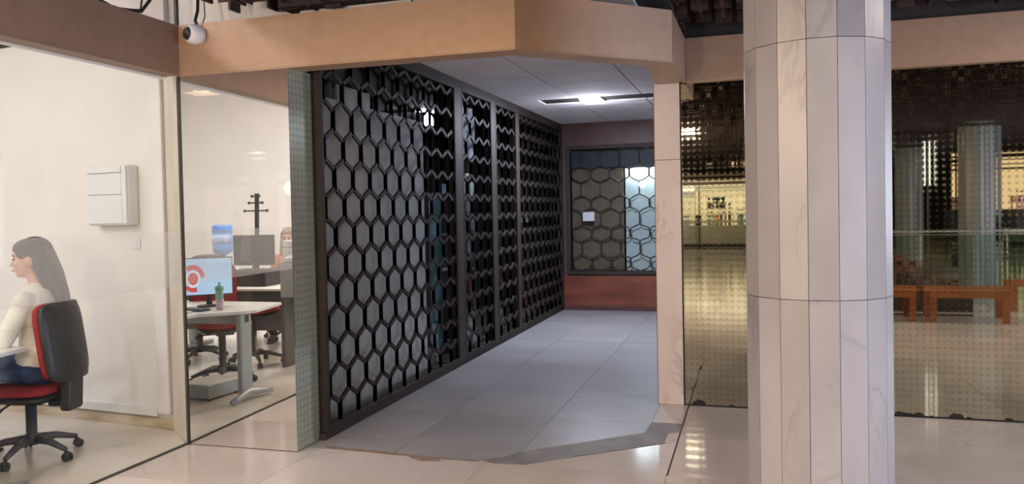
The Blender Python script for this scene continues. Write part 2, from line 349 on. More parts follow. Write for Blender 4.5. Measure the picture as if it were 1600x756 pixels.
obj('threshold_strip', MB().prism([(-.56, 5.46), (-.56, 5.70), (-.488, 5.75), (-.49, 5.98), (-.70, 5.98), (-.72, 5.68)], -.004, .0015), 'strip', floor)
obj('tile', MB().prism([(-.56, 5.47), (-.488, 5.51), (-.488, 5.715), (-.56, 5.76)], -.005, .0009), 'tile', floor, label='small pale patch tile')
obj('stain', MB().prism([(-2.76, 4.86), (-2.3, 4.835), (-1.98, 4.80), (-1.62, 4.80), (-1.64, 4.775), (-2.05, 4.772), (-2.7, 4.81)], -.002, .0011), 'stain', floor, label='brown stain along the joint')
obj('stain', MB().prism([(-2.12, 4.79), (-1.9, 4.79), (-1.86, 4.73), (-1.98, 4.70), (-2.06, 4.74)], -.002, .0012), 'stain', floor, label='small brown stain')

# ------------------------------------------------------------------ walls of the office
z_b, z_t = 2.521, 2.856
WA = math.atan2(.18, -1.95)
struct('wall_back', MB().prism([(-4.04, 4.97), (-9.2, 5.46), (-9.2, 5.6), (-4.04, 5.12)], 0, 4.02), 'plaster', label='white plaster office wall carrying the electrical box')
struct('wall_front', MB().bx((-9.2, -2.75, 0), (-3.6, -2.6, 4.02)), 'plaster', label='white office end wall behind the desks')
struct('wall_left', MB().bx((-9.3, -2.75, 0), (-9.15, 5.6, 4.02)), 'plaster', label='white office side wall')
struct('ceiling', MB().bx((-9.3, -2.75, 4.02), (-3.55, 5.6, 4.1)), 'plaster', label='white office ceiling')
struct('wall_upper', MB().bx((-4.04, 5.02, 2.45), (-2.95, 5.10, 4.02)), 'plaster', label='white wall above the brown fascia')
tr = struct('trim_1', MB().prism([(-4.045, 4.95), (-3.712, 4.672), (-3.712, 4.80), (-3.9, 5.02), (-4.045, 5.02)], 0, 2.56), 'post', bevel=.004, label='cream plastered corner post of the office')
def on_wall(x): return 4.97+(-4.04-x)*.095
rzw = -math.atan(.095)
struct('baseboard_back', MB().prism([(-4.05, 4.955), (-9.1, 4.955+5.05*.095), (-9.1, 5.2+5.05*.095), (-4.05, 5.2)], 0, .075), 'plinth', label='stained stone plinth along the office wall')
tb = MB(); tb.box((-4.115, on_wall(-4.115)-.02, 1.34), (.115, .05, 2.45), (0, 0, rzw)); 
struct('trim_2', tb, 'white_paint', bevel=.008, label='white vertical cable duct beside the corner post')
tb = MB(); tb.box((-6.65, on_wall(-6.65)-.015, .125), (4.95, .04, .07), (0, 0, rzw))
struct('trim_3', tb, 'white_paint', bevel=.006, label='white duct running above the plinth')
# fascia and canopy beams
t4 = struct('trim_4', MB().bx((-3.83, -2.6, z_b), (-3.665, 4.67, z_t)), 'fascia', bevel=.004, label='bronze fascia above the office glass, its shade put into the colour')
obj('edge_strip', MB().bx((-3.83, -2.6, z_b-.012), (-3.80, 4.66, z_b)), 'white_paint', t4)
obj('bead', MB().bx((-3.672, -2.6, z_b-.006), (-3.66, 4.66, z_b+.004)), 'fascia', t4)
OUT = [Vector((-3.70, 4.652)), BEND-Vector((0, .012)), Vector((-.478, 5.545)), Vector((-.466, 6.51))]
INN = [Vector((-3.70, 4.86)), Vector((-1.40, 4.93)), Vector((-.675, 5.66)), Vector((-.69, 6.53))]
def poly(a, b): return [(p.x, p.y) for p in a]+[(p.x, p.y) for p in b[::-1]]
for i, lab in enumerate(('tan canopy fascia spanning over the mirror and the passage', 'canopy fascia slanting back above the passage mouth', 'short canopy fascia returning to the marble pier')):
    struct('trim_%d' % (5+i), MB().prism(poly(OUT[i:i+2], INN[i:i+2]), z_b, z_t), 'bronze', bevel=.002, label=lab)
struct('trim_8', MB().bx((-.463, 6.51, z_b), (9.5, 6.75, z_t)), 'bronze', label='tan fascia above the dotted mirrors')
struct('trim_20', MB().bx((-3.715, 4.675, z_t), (-3.695, 4.70, 3.9)), 'edge', label='thin dark upright above the office corner')
lip = MB()
for i in range(3):
    a, b = OUT[i], OUT[i+1]; d = (b-a).normalized(); n = Vector((-d.y, d.x))*.018
    lip.prism([tuple(a), tuple(b), tuple(b+n), tuple(a+n)], z_b-.008, z_b-.001)
obj('lip', lip, 'bronze', bpy.data.objects['trim_5'])

# ------------------------------------------------------------------ passage
struct('wall_passage_end', MB().bx((-3.4, 12.56, 2.53), (-.5, 12.70, 3.0)).bx((-3.0, 12.56, 0), (-2.72, 12.70, 2.53)).bx((-.9, 12.56, 0), (-.5, 12.70, 2.53)).bx((-2.72, 12.60, 0), (-.9, 12.70, .57)), 'maroon', label='maroon end wall of the passage')
struct('wall_passage_right', MB().bx((-.70, 6.72, 0), (-.52, 12.7, 3.0)), 'maroon', label='maroon side wall behind the marble pier')
struct('trim_9', MB().bx((-2.80, 12.52, .0), (-.72, 12.60, .53)), 'redwood', bevel=.004, label='reddish wooden panel under the passage end window')
struct('baseboard_end', MB().bx((-2.80, 12.50, 0), (-.72, 12.53, .06)), 'maroon', label='dark foot of the wooden panel')
pc = struct('ceiling_passage', MB().bx((-2.95, 4.75, 2.925), (-.50, 12.7, 2.98)), 'ceil_joint', label='passage ceiling of pale tiles')
cx = [-2.86, -2.04, -1.2, -.70]; cyy = [4.86+.62*k for k in range(14)]
for i in range(3):
    for j in range(13):
        y0, y1 = cyy[j], min(cyy[j+1], 12.56)
        a, b = max(y0, 4.86), y1
        segs = [(a, b)]
        if b > 9.74 and a < 10.2 :
            segs = [(a, min(b, 9.74)), (max(a, 10.2), b)]
            if cx[i] < -2.5:
                ea, eb_ = max(a, 9.743), min(b, 10.197)
                if eb_ > ea: obj('ceiling_tile', MB().bx((cx[i]+.007, ea, 2.90), (-2.46, eb_, 2.922)), 'ceil_tile', pc)
        for s0, s1 in segs:
            if s1-s0 > .03:
                X0 = cx[i]+.007
                obj('ceiling_tile', MB().bx((X0, s0+.006, 2.90), (cx[i+1]-.007, s1-.006, 2.922)), 'ceil_tile', pc)
slot = MB().bx((-2.46, 9.74, 2.924), (-.70, 9.76, 3.05)).bx((-2.46, 10.18, 2.924), (-.70, 10.2, 3.05)).bx((-2.46, 9.74, 2.99), (-.70, 10.2, 3.0))
obj('light_slot', MB().bx((-2.46, 9.745, 2.915), (-.70, 10.195, 2.924)), 'dark_void', pc)
lp = thing('ceiling_light', 'glowing white LED batten in the dark slot of the passage ceiling', 'light', (-1.83, 9.97, 2.885))
obj('housing', MB().bx((-.13, -.24, .012), (.13, .24, .035)), 'white_paint', lp)
obj('diffuser', MB().bx((-.12, -.22, -.012), (.12, .22, .012)), 'lamp', lp, bevel=.01)
struct('trim_10', MB().bx((-2.92, 4.95, 2.83), (-2.80, 12.56, 2.925)), 'iron_post', label='dark rail between the grilles and the passage ceiling')
struct('trim_11', MB().bx((-2.88, 4.97, 0), (-2.805, 12.56, .045)), 'iron_post', label='dark sill under the grilles')
for k, (a, b, lab) in enumerate(((7.70, 7.88, 'dark iron post after the widest grille'), (8.90, 9.04, 'dark iron post beyond the narrow grille'), (9.93, 10.03, 'dark iron post before the farthest grille'), (12.48, 12.58, 'dark iron post in the passage corner'))):
    struct('trim_%d' % (12+k), MB().bx((-2.90, a, .045), (-2.79, b, 2.83)), 'iron_post', bevel=.004, label=lab)

# marble pier
pr = thing('marble_pier', 'square cream marble pier between the passage mouth and the dotted mirrors', 'pillar', (-.617, 6.66, 0))
obj('core', MB().bx((-.09, -.075, 0), (.09, .07, 2.53)), 'pier_edge', pr)
for z0, z1 in ((0, 1.93), (1.932, 2.53)):
    obj('marble_slab', MB().bx((-.098, -.097, z0+.001), (.098, -.076, z1)), 'pier', pr, bevel=.002)
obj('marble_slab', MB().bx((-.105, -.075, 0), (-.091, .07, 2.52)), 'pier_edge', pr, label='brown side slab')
obj('marble_slab', MB().bx((.091, -.075, 0), (.099, .07, 2.52)), 'pier', pr)

# hexagon grilles: zigzag strips welded back to back
PITCH, ROW, TIP = .285, .207, .075
def strip_mesh(kind, y_a, y0, y1):
    t, dep = .0150, .020; side = 1 if kind == 'P' else -1
    pts = []; z = 2.158+ROW*4-TIP; rowA = True
    while z > -.2:
        yy = y_a if rowA else y_a+side*PITCH/2
        pts.append((yy, z)); pts.append((yy, z-(ROW-TIP))); z -= ROW; rowA = not rowA
    q = [(min(max(y, y0), y1), z) for y, z in pts]
    out = []
    for i in range(len(q)):              # clip in z
        out.append(q[i])
    lo, hi = .085, 2.80; res = []
    for i in range(len(out)-1):
        (ya, za), (yb, zb) = out[i], out[i+1]
        if za <= lo or zb >= hi: continue
        if za > hi: k = (za-hi)/(za-zb); ya, za = ya+(yb-ya)*k, hi
        if zb < lo: k = (za-lo)/(za-zb); yb, zb = ya+(yb-ya)*k, lo
        if not res: res.append((ya, za))
        res.append((yb, zb))
    if max(y for y, z in res)-min(y for y, z in res) < .02: return None
    sh = side*t                    # strip body lies on its own side of the shared vertical
    vs = []; fs = []
    for y, z in res:
        for x in (-dep, 0):
            for s in (0, 1): vs.append((x, min(max(y+(sh*s*.5 if True else 0)+(0 if s else -sh*.5)+sh*.5, y0), y1+.001), z+(0 if s else 0)))
    # give the bar true thickness along its local normal
    vs = []
    n = len(res)
    for i, (y, z) in enumerate(res):
        y0_, z0_ = res[max(i-1, 0)]; y1_, z1_ = res[min(i+1, n-1)]
        d1 = Vector((y-y0_, z-z0_)); d2 = Vector((y1_-y, z1_-z))
        if d1.length < 1e-6: d1 = d2
        if d2.length < 1e-6: d2 = d1
        b = (d1.normalized()+d2.normalized()).normalized(); nn = Vector((-b.y, b.x)); w2 = t/max(.5, nn.dot(Vector((-d1.normalized().y, d1.normalized().x))))/1.0
        for x in (-dep, 0):
            for s in (-1, 1): vs.append((x, y+nn.x*w2*s, z+nn.y*w2*s))
    for i in range(n-1):
        a = i*4; c = a+4
        fs += [(a, c, c+1, a+1), (a+2, a+3, c+3, c+2), (a, a+2, c+2, c), (a+1, c+1, c+3, a+3)]
    fs += [(0, 1, 3, 2), (4*n-4, 4*n-2, 4*n-1, 4*n-3)]
    return MB().add(vs, fs)
def grille(y0, y1, label):
    g = thing('hexagon_grille', label, 'grille', (-2.80, y0, 0), 0, 'hexagon grilles along the passage')
    f = .035
    for nm, a, b in (('stile', (-.06, 0, .045), (.012, f, 2.83)), ('stile', (-.06, y1-y0-f, .045), (.012, y1-y0, 2.83)), ('rail', (-.06, f, .045), (.012, y1-y0-f, .09)), ('rail', (-.06, f, 2.79), (.012, y1-y0-f, 2.83))):
        obj(nm, MB().bx(a, b), 'iron', g, bevel=.003)
    k = 0; base = 5.0625
    for k in range(-1, 30):
        ya = base+k*PITCH
        for kind in 'PQ':
            s = 1 if kind == 'P' else -1
            lo, hi = sorted((ya, ya+s*PITCH/2))
            if hi < y0+.02 or lo > y1-.02: continue
            mb = strip_mesh(kind, ya, y0+.02, y1-.02)
            if mb:
                mb.v = [(x-.002, y-y0, z) for x, y, z in mb.v]; obj('zigzag_strip', mb, 'iron', g)
    return g
grille(4.99, 7.70, 'widest dark iron hexagon grille, nearest to the dotted mirror strip')
grille(7.88, 8.90, 'narrow dark iron hexagon grille with the white poster behind its top')
grille(9.04, 9.93, 'narrowest dark iron hexagon grille, between two iron posts')
grille(10.03, 12.48, 'farthest dark iron hexagon grille, ending at the wooden end wall')
# shop behind the grilles
w2 = struct('window_2', label='shop window glass behind the hexagon grilles')
for a, b in ((4.99, 7.79), (7.79, 8.97), (8.97, 9.98), (9.98, 12.53)):
    obj('pane', MB().bx((-2.905, a, .045), (-2.897, b, 2.83)), 'shop_glass', w2)
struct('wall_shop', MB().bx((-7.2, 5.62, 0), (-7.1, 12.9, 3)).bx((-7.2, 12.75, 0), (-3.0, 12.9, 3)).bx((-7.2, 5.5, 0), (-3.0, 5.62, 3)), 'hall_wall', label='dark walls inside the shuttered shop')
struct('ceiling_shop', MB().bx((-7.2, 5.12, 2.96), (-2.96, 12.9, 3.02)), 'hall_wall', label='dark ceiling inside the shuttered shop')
labs = ('grey-brown board behind the widest grille, next to the dotted mirror strip', 'second grey-brown board behind the widest grille', 'third grey-brown board behind the widest grille', 'last grey-brown board behind the widest grille, beside the dark gap')
for i in range(4):
    tag(obj('backing_board', MB().bx((-2.985, 5.0+.565*i, 0), (-2.965, 5.56+.565*i, 2.42+(.12 if i == 1 else 0))), 'board'), labs[i], 'board', 'boards behind the widest grille')
po = thing('poster', 'white poster hanging high behind the narrow grille', 'poster', (-2.94, 8.4, 2.15))
obj('sheet', MB().bx((-.004, -.30, 0), (.004, .34, .55)), 'paper', po)
obj('picture', MB().bx((.004, .05, .10), (.006, .14, .30)), 'cloth_blue', po)
sh = thing('draped_rack', 'clothes rail with a pale blue sheet seen through the gap beside the boards', 'rack', (-3.35, 7.55, 0))
obj('post', MB().cone((0, -.2, 0), (0, -.2, 1.62), .015).cone((0, .25, 0), (0, .25, 1.62), .015), 'steel', sh)
obj('rail', MB().cone((0, -.22, 1.62), (0, .27, 1.62), .015), 'steel', sh)
d = MB(); n = 22
for i in range(n+1):
    y = -.18+.4*i/n; x = .03*math.sin(i*1.3)
    d.v += [(x+.01, y, .35+.05*math.sin(i)), (x*.3+.005, y, 1.63), (x-.01, y, .35+.05*math.sin(i)), (x*.3-.005, y, 1.63)]
for i in range(n):
    a = i*4; d.f += [(a, a+4, a+5, a+1), (a+2, a+3, a+7, a+6)]
obj('sheet', d, 'cloth_blue', sh, smooth=True)
ca = thing('display_cabinet', 'dark glass-fronted shop cabinet with teal door behind the narrow grille', 'cabinet', (-3.45, 8.45, 0))
obj('body', MB().bx((-.22, -.38, 0), (.18, -.36, 1.75)).bx((-.22, .36, 0), (.18, .38, 1.75)).bx((-.22, -.38, 0), (-.2, .38, 1.75)).bx((-.22, -.38, 1.73), (.18, .38, 1.77)).bx((-.22, -.38, 0), (.18, .38, .1)), 'steel', ca)
obj('door', MB().bx((.18, -.37, .1), (.2, -.02, 1.72)), 'teal', ca)
for z in (.5, .9, 1.3): obj('shelf', MB().bx((-.2, -.36, z), (.17, .36, z+.02)), 'plastic', ca)
bn = thing('banner_stand', 'upright pale blue banner inside the dark shop beyond the cabinet', 'banner', (-3.5, 9.4, 0))
obj('foot', MB().bx((-.08, -.3, 0), (.08, .3, .06)), 'steel', bn); obj('sheet', MB().bx((-.004, -.28, .06), (.004, .28, 1.9)), 'cloth_blue', bn)

# end window with scissor gate
w3 = struct('window_3', label='shop window at the end of the passage')
fr = MB().bx((-2.74, 12.54, .55), (-2.68, 12.62, 2.55)).bx((-2.68, 12.54, 2.49), (-.9, 12.62, 2.55)).bx((-2.68, 12.54, .55), (-.9, 12.62, .60))
obj('window_frame', fr, 'iron_post', w3, bevel=.004)
obj('pane', MB().bx((-2.68, 12.585, .60), (-.9, 12.591, 2.49)), 'shop_glass', w3)
gt = thing('window_gate', 'dark wavy hexagon security gate inside the passage end window', 'gate', (-2.68, 12.66, .6))
def wavy(x0, x1, s, z0=0, z1=1.89, per=.46, r=.011):
    pts = []; n = 48
    for i in range(n+1):
        z = z0+(z1-z0)*i/n; p = ((z+.10) % per)/per
        k = min(1, max(0, (abs(p-.5)*2-.28)/.30)); k = k*k*(3-2*k)
        pts.append((x0+(x1-x0)*(k if s > 0 else 1-k), 0, z))
    return MB().tube(pts, r, 6)
for i in range(6):
    a = i*.30
    if i > 0: obj('wavy_bar', wavy(a+.006, a-.142, 1), 'gate', gt, smooth=True)
    if i < 6: obj('wavy_bar', wavy(a+.018, a+.16, 1), 'gate', gt, smooth=True)
obj('wavy_bar', wavy(1.74, 1.66, 1), 'iron', gt, smooth=True)
for z in (1.875,): obj('top_bar', MB().bx((0, -.012, z), (1.76, .012, z+.02)), 'iron', gt)
tag(obj('backing_board', MB().bx((-2.68, 12.72, .60), (-1.87, 12.74, 2.20)), 'brown_board'), 'brown board covering the darker part of the end window', 'board')
tag(obj('backing_board', MB().bx((-1.845, 12.76, .60), (-.95, 12.78, 2.20)), 'pale_board'), 'pale blue board behind the end window gate', 'board')
tag(obj('blind_box', MB().bx((-2.68, 12.70, 2.21), (-.95, 12.80, 2.49)), 'blue_band'), 'dark blue blind box above the boards in the end window', 'blind')
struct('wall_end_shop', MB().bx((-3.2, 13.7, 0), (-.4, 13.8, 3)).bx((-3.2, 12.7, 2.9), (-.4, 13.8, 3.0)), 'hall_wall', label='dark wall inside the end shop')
tag(obj('paper_notice', MB().bx((-2.485, 12.574, 1.38), (-2.305, 12.579, 1.52)), 'paper'), 'small white paper notice taped on the end window', 'notice')

# ------------------------------------------------------------------ mirrors
def strip_px(a, b, z0, z1, t=.012):
    d = (b-a).normalized(); n = Vector((-d.y, d.x))*t
    return MB().prism([tuple(a), tuple(b), tuple(b+n), tuple(a+n)], z0, z1)
mp = thing('wall_mirror', 'tall clear mirror beside the office corner reflecting the desks', 'mirror', (CORNER.x, CORNER.y, 0), MA)
L_ = (MEDGE-CORNER).length
obj('mirror_sheet', MB().bx((.015, 0, .006), (L_, .006, z_b)), 'mirror', mp)
obj('backing', MB().bx((.01, .007, 0), (L_-.004, .03, z_b)), 'edge', mp)
obj('edge_strip', MB().bx((0, -.004, 0), (.013, .02, z_b)), 'edge', mp)
ds = thing('wall_mirror', 'narrow green dotted mirror strip between the clear mirror and the widest grille', 'mirror', (-2.852, 4.682, 0))
for z0, z1 in ((.004, .618), (.622, z_b)):
    obj('mirror_sheet', MB().bx((-.01, .003, z0), (0, .296, z1)), 'dot_side', ds)
obj('backing', MB().bx((-.03, .02, 0), (-.011, .29, z_b)), 'edge', ds)
mnames = ('dotted bronze mirror between the marble pier and the octagonal column', 'dotted bronze mirror on the far side of the column reflecting the benches', 'dotted bronze mirror beyond the benches reflection', 'dotted bronze mirror farthest along the hall wall')
xe = [-.512, .76, 2.35, 4.2, 9.5]
for i in range(4):
    m_ = thing('dotted_mirror', mnames[i].replace('octagonal ', 'fluted '), 'mirror', (xe[i], 6.56, 0), 0, 'dotted mirrors on the hall wall')
    obj('mirror_sheet', MB().bx((.006, 0, .012), (xe[i+1]-xe[i]-.002, .006, z_b)), 'dot_mirror', m_)
    obj('backing', MB().bx((0, .007, 0), (xe[i+1]-xe[i], .03, z_b)), 'edge', m_)
    if i < 2:
        for k in range(9 if i else 5):
            x = random.uniform(.03, xe[i+1]-xe[i]-.04); r = random.choice((.012, .018, .022, .04))
            if i == 1: x = (.26, .32, .38, .46, .62, .70, .95, 1.15, 1.3)[k]; r = (.03, .02, .025, .008, .035, .012, .02, .01, .012)[k]
            q = MB(); nn = 11
            q.v = [(x, -.001, .012)]+[(x+r*1.5*math.cos(PI*a/(nn-1))*random.uniform(.8, 1.1), -.001, .012+r*math.sin(PI*a/(nn-1))*random.uniform(.7, 1.1)) for a in range(nn)]
            q.f = [(0, a+1, a+2) for a in range(nn-1)]
            obj('corroded_patch', q, 'chip', m_)
struct('wall_hall', MB().bx((-.50, 6.60, 0), (9.7, 6.72, 3.6)), 'hall_wall', label='hall wall carrying the dotted mirrors')

# ------------------------------------------------------------------ marble clad column
cc = Vector((.296, 4.19)); RC = .325
co = thing('marble_column', 'large round column clad in tall grey marble panels', 'column', (cc.x, cc.y, 0))
obj('core', MB().lathe([(RC-.026, 0), (RC-.026, 3.2)], n=32), 'column_core', co)
va = math.atan2(-cc.y, -cc.x); st = 2*PI/16
for k in range(16):
    a0 = va+math.radians(16.5)+k*st+.004; a1 = a0+st-.008     # angles grow anticlockwise seen from above
    for z0, z1 in ((.0, 1.128), (1.131, 2.280), (2.283, 3.2)):
        p = [(RC*math.cos(a0), RC*math.sin(a0)), (RC*math.cos(a1), RC*math.sin(a1)), ((RC-.025)*math.cos(a1), (RC-.025)*math.sin(a1)), ((RC-.025)*math.cos(a0), (RC-.025)*math.sin(a0))]
        obj('marble_panel', MB().prism(p, z0, z1), 'column', co)

# ------------------------------------------------------------------ hall ceiling of hanging dark blocks
hc = struct('ceiling_hall', MB().bx((-3.6, -20.2, 3.28), (9.8, 6.7, 3.36)), 'dark_void', label='dark hall ceiling hung with wooden blocks')
blk = {}
for v in range(6):
    hgt = (.16, .20, .24, .18, .22, .28)[v]
    for o_ in (0, 1):
        s = (.115, .018, hgt) if o_ == 0 else (.018, .115, hgt)
        me = MB().box((0, 0, hgt/2), s).mesh('wooden_block'); me.materials.append(M['slat']); blk[(v, o_)] = me
rest = MB(); cnt = 0
g = .15
for i in range(int(13/g)):
    for j in range(int(26.4/g)):
        x = -3.32+i*g; y = 6.45-j*g; v = random.randrange(6); o_ = (i+j) % 2
        if x < -3.15 and y > 4.0 and random.random() < .35: continue
        if y > -1 and (x-.296)**2+(y-4.19)**2 < .2: continue
        z = 2.90+random.uniform(0, .07)
        px = math.atan2(x, y) if y > 0 else 9
        near = y > 4.75 and -.62 < px < .36 and not (-2.7 < x < -1.2) and y > 5.0-(.2 if x < -2.6 else 0)
        if near and cnt < 295:
            o = bpy.data.objects.new('wooden_block', blk[(v, o_)]); COL.objects.link(o); o.parent = hc; o.location = (x, y, z); cnt += 1
        else:
            if y < 2 and (i % 2 or j % 2) and y < -9: continue
            hgt = (.16, .20, .24, .18, .22, .28)[v]; rest.box((x, y, z+hgt/2), (.115, .018, hgt) if o_ == 0 else (.018, .115, hgt))
ro = obj('wooden_blocks', rest, 'slat', hc); ro['kind'] = 'stuff'
for gi, gp in enumerate(ADDED_GLOBES):  # bodies for the added globe lights, out of view
  gt_ = thing('added_globe_lamp', ('white glass globe lamp added near the office front to brighten the canopy', 'white glass globe lamp added lower in the open hall as fill light')[gi], 'lamp', gp)
  obj('rod', MB().cone((0, 0, .10), (0, 0, 2.95-gp[2]), .008), 'iron', gt_); obj('cap', MB().lathe([(.03, .10), (.05, .11), (.03, .14)]), 'iron', gt_)
  obj('globe', MB().lathe([(.035, .10), (.08, .085), (.12, .05), (.135, 0), (.12, -.05), (.08, -.095), (.04, -.115), (.036, -.11)]), 'opal', gt_, smooth=True)
for i, (x, y) in enumerate(HALL_LAMPS):
    t = thing('downlight', 'round warm downlight in the hall ceiling ' + ('before the tan canopy', 'glowing in the mirror by the pier', 'in front of the big clad column', 'beside the dotted mirrors past the column', 'over the hall side wall near the entrance', 'nearest the hall side wall and dotted mirrors', 'beside the end of the office front', 'over the open floor behind the railing', 'along the dark wall beyond the office', 'over the open floor before the lit shop', 'closest to the far lit shop', 'above the warm lit windows')[i], 'light', (x, y, 2.92), 0, 'downlights in the hall ceiling')
    obj('housing', MB().lathe([(.11, .01), (.12, .03), (.12, .10), (.10, .12)]), 'white_paint', t, smooth=True)
    obj('diffuser', MB().lathe([(.09, 0), (.095, .012)]), 'warm_lamp', t)
for i, (x, y) in enumerate(OFFICE_LAMPS):
    t = thing('panel_light', 'square white panel light in the office ceiling ' + ('above the curved desk', 'above the straight desk', 'deep in the office by the box wall', 'over the middle of the office', 'near the coat stand')[i], 'light', (x, y, 3.96), 0, 'panel lights in the office ceiling')
    obj('housing', MB().bx((-.31, -.31, .02), (.31, .31, .06)), 'white_paint', t); obj('diffuser', MB().bx((-.29, -.29, 0), (.29, .29, .02)), 'panel_lamp', t)

# ------------------------------------------------------------------ office glass, small fittings
w1 = struct('window_1', label='full-height glass front of the office')
for a, b in ((-2.6, .2), (.206, 2.4), (2.406, 4.655)):
    obj('pane', MB().bx((-3.706, a, .008), (-3.698, b, z_b)), 'glass', w1)
    obj('film_band', MB().bx((-3.7075, a, 1.095), (-3.7065, b, 1.462)), 'film', w1, label='faint translucent band on the glass')
obj('sill_joint', MB().bx((-3.712, -2.6, -.004), (-3.690, 4.66, .008)), 'edge', w1)
def wall_thing(name, label, cat, x, z): return thing(name, label, cat, (x, on_wall(x)-.001, z), rzw)
eb = wall_thing('electrical_box', 'white plastic electrical box on the office wall', 'box', -4.535, 1.51)
obj('body', MB().bx((-.205, -.10, 0), (.205, 0, .445)), 'plastic', eb, bevel=.012)
obj('door', MB().bx((-.20, -.112, .012), (.15, -.10, .225)), 'plastic', eb, bevel=.005)
obj('door', MB().bx((-.20, -.112, .229), (.15, -.10, .385)), 'plastic', eb, bevel=.005)
obj('cover', MB().bx((.155, -.116, .01), (.20, -.10, .44)), 'plastic', eb, bevel=.006)
obj('cover', MB().bx((-.20, -.116, .389), (.15, -.10, .44)), 'plastic', eb, bevel=.006)
ws = wall_thing('wall_switch', 'small white wall switch below the electrical box', 'switch', -4.365, 1.33)
obj('plate', MB().bx((-.04, -.012, 0), (.04, 0, .085)), 'plastic', ws, bevel=.004); obj('rocker', MB().bx((-.018, -.018, .018), (.018, -.012, .066)), 'plastic', ws, bevel=.002)
# dome camera on the canopy
sc = thing('security_camera', 'white dome security camera on the canopy beside the office corner', 'camera', (-3.50, 4.655, 2.775))
rot = Euler((math.radians(90), 0, math.radians(-20))).to_matrix()
q = MB().lathe([(.062, -.01), (.065, .02), (.066, .05), (.060, .075), (.045, .09)], n=28); q.v = [tuple(rot @ Vector(v)) for v in q.v]
obj('housing', q, 'plastic', sc, smooth=True)
q = MB(); q.ell((0, 0, .078), (.047, .047, .035)); q.v = [tuple(rot @ Vector(v)) for v in q.v]; obj('dome', q, 'black', sc, smooth=True)
q = MB(); q.ell((0, 0, .112), (.010, .010, .006)); q.v = [tuple(rot @ Vector(v)) for v in q.v]; obj('lens', q, 'eye', sc, smooth=True)
obj('cable', MB().tube([(-.01, .01, .05), (-.03, .0, .10), (-.045, .05, .18), (-.07, .09, .30), (-.10, .12, .45)], .011), 'cable', sc, smooth=True)
obj('cable', MB().tube([(.02, .0, .05), (.035, .02, .13), (.0, .06, .24), (-.04, .1, .42)], .004), 'cable', sc, smooth=True)
tag(obj('cable', MB().tube([(-3.9, 3.6, 3.10), (-3.85, 3.75, 3.0), (-3.80, 3.95, 2.90), (-3.77, 4.2, 2.875), (-3.75, 4.40, 2.90), (-3.76, 4.50, 3.0), (-3.8, 4.52, 3.15), (-3.82, 4.5, 3.3)], .012), 'cable', smooth=True), 'black cable looping above the bronze fascia', 'cable')
tag(obj('cable', MB().tube([(-3.92, 3.7, 3.2), (-3.84, 4.0, 2.95), (-3.80, 4.25, 2.885), (-3.78, 4.43, 2.92), (-3.80, 4.48, 3.05), (-3.84, 4.47, 3.3)], .007), 'cable', smooth=True), 'thin dark cable beside the looping cable above the fascia', 'cable')
tag(obj('pipe', MB().cone((-4.3, 4.6, 2.86), (-4.3, 4.6, 3.3), .05, n=20), 'white_paint', smooth=True), 'pale vertical pipe above the bronze fascia', 'pipe')

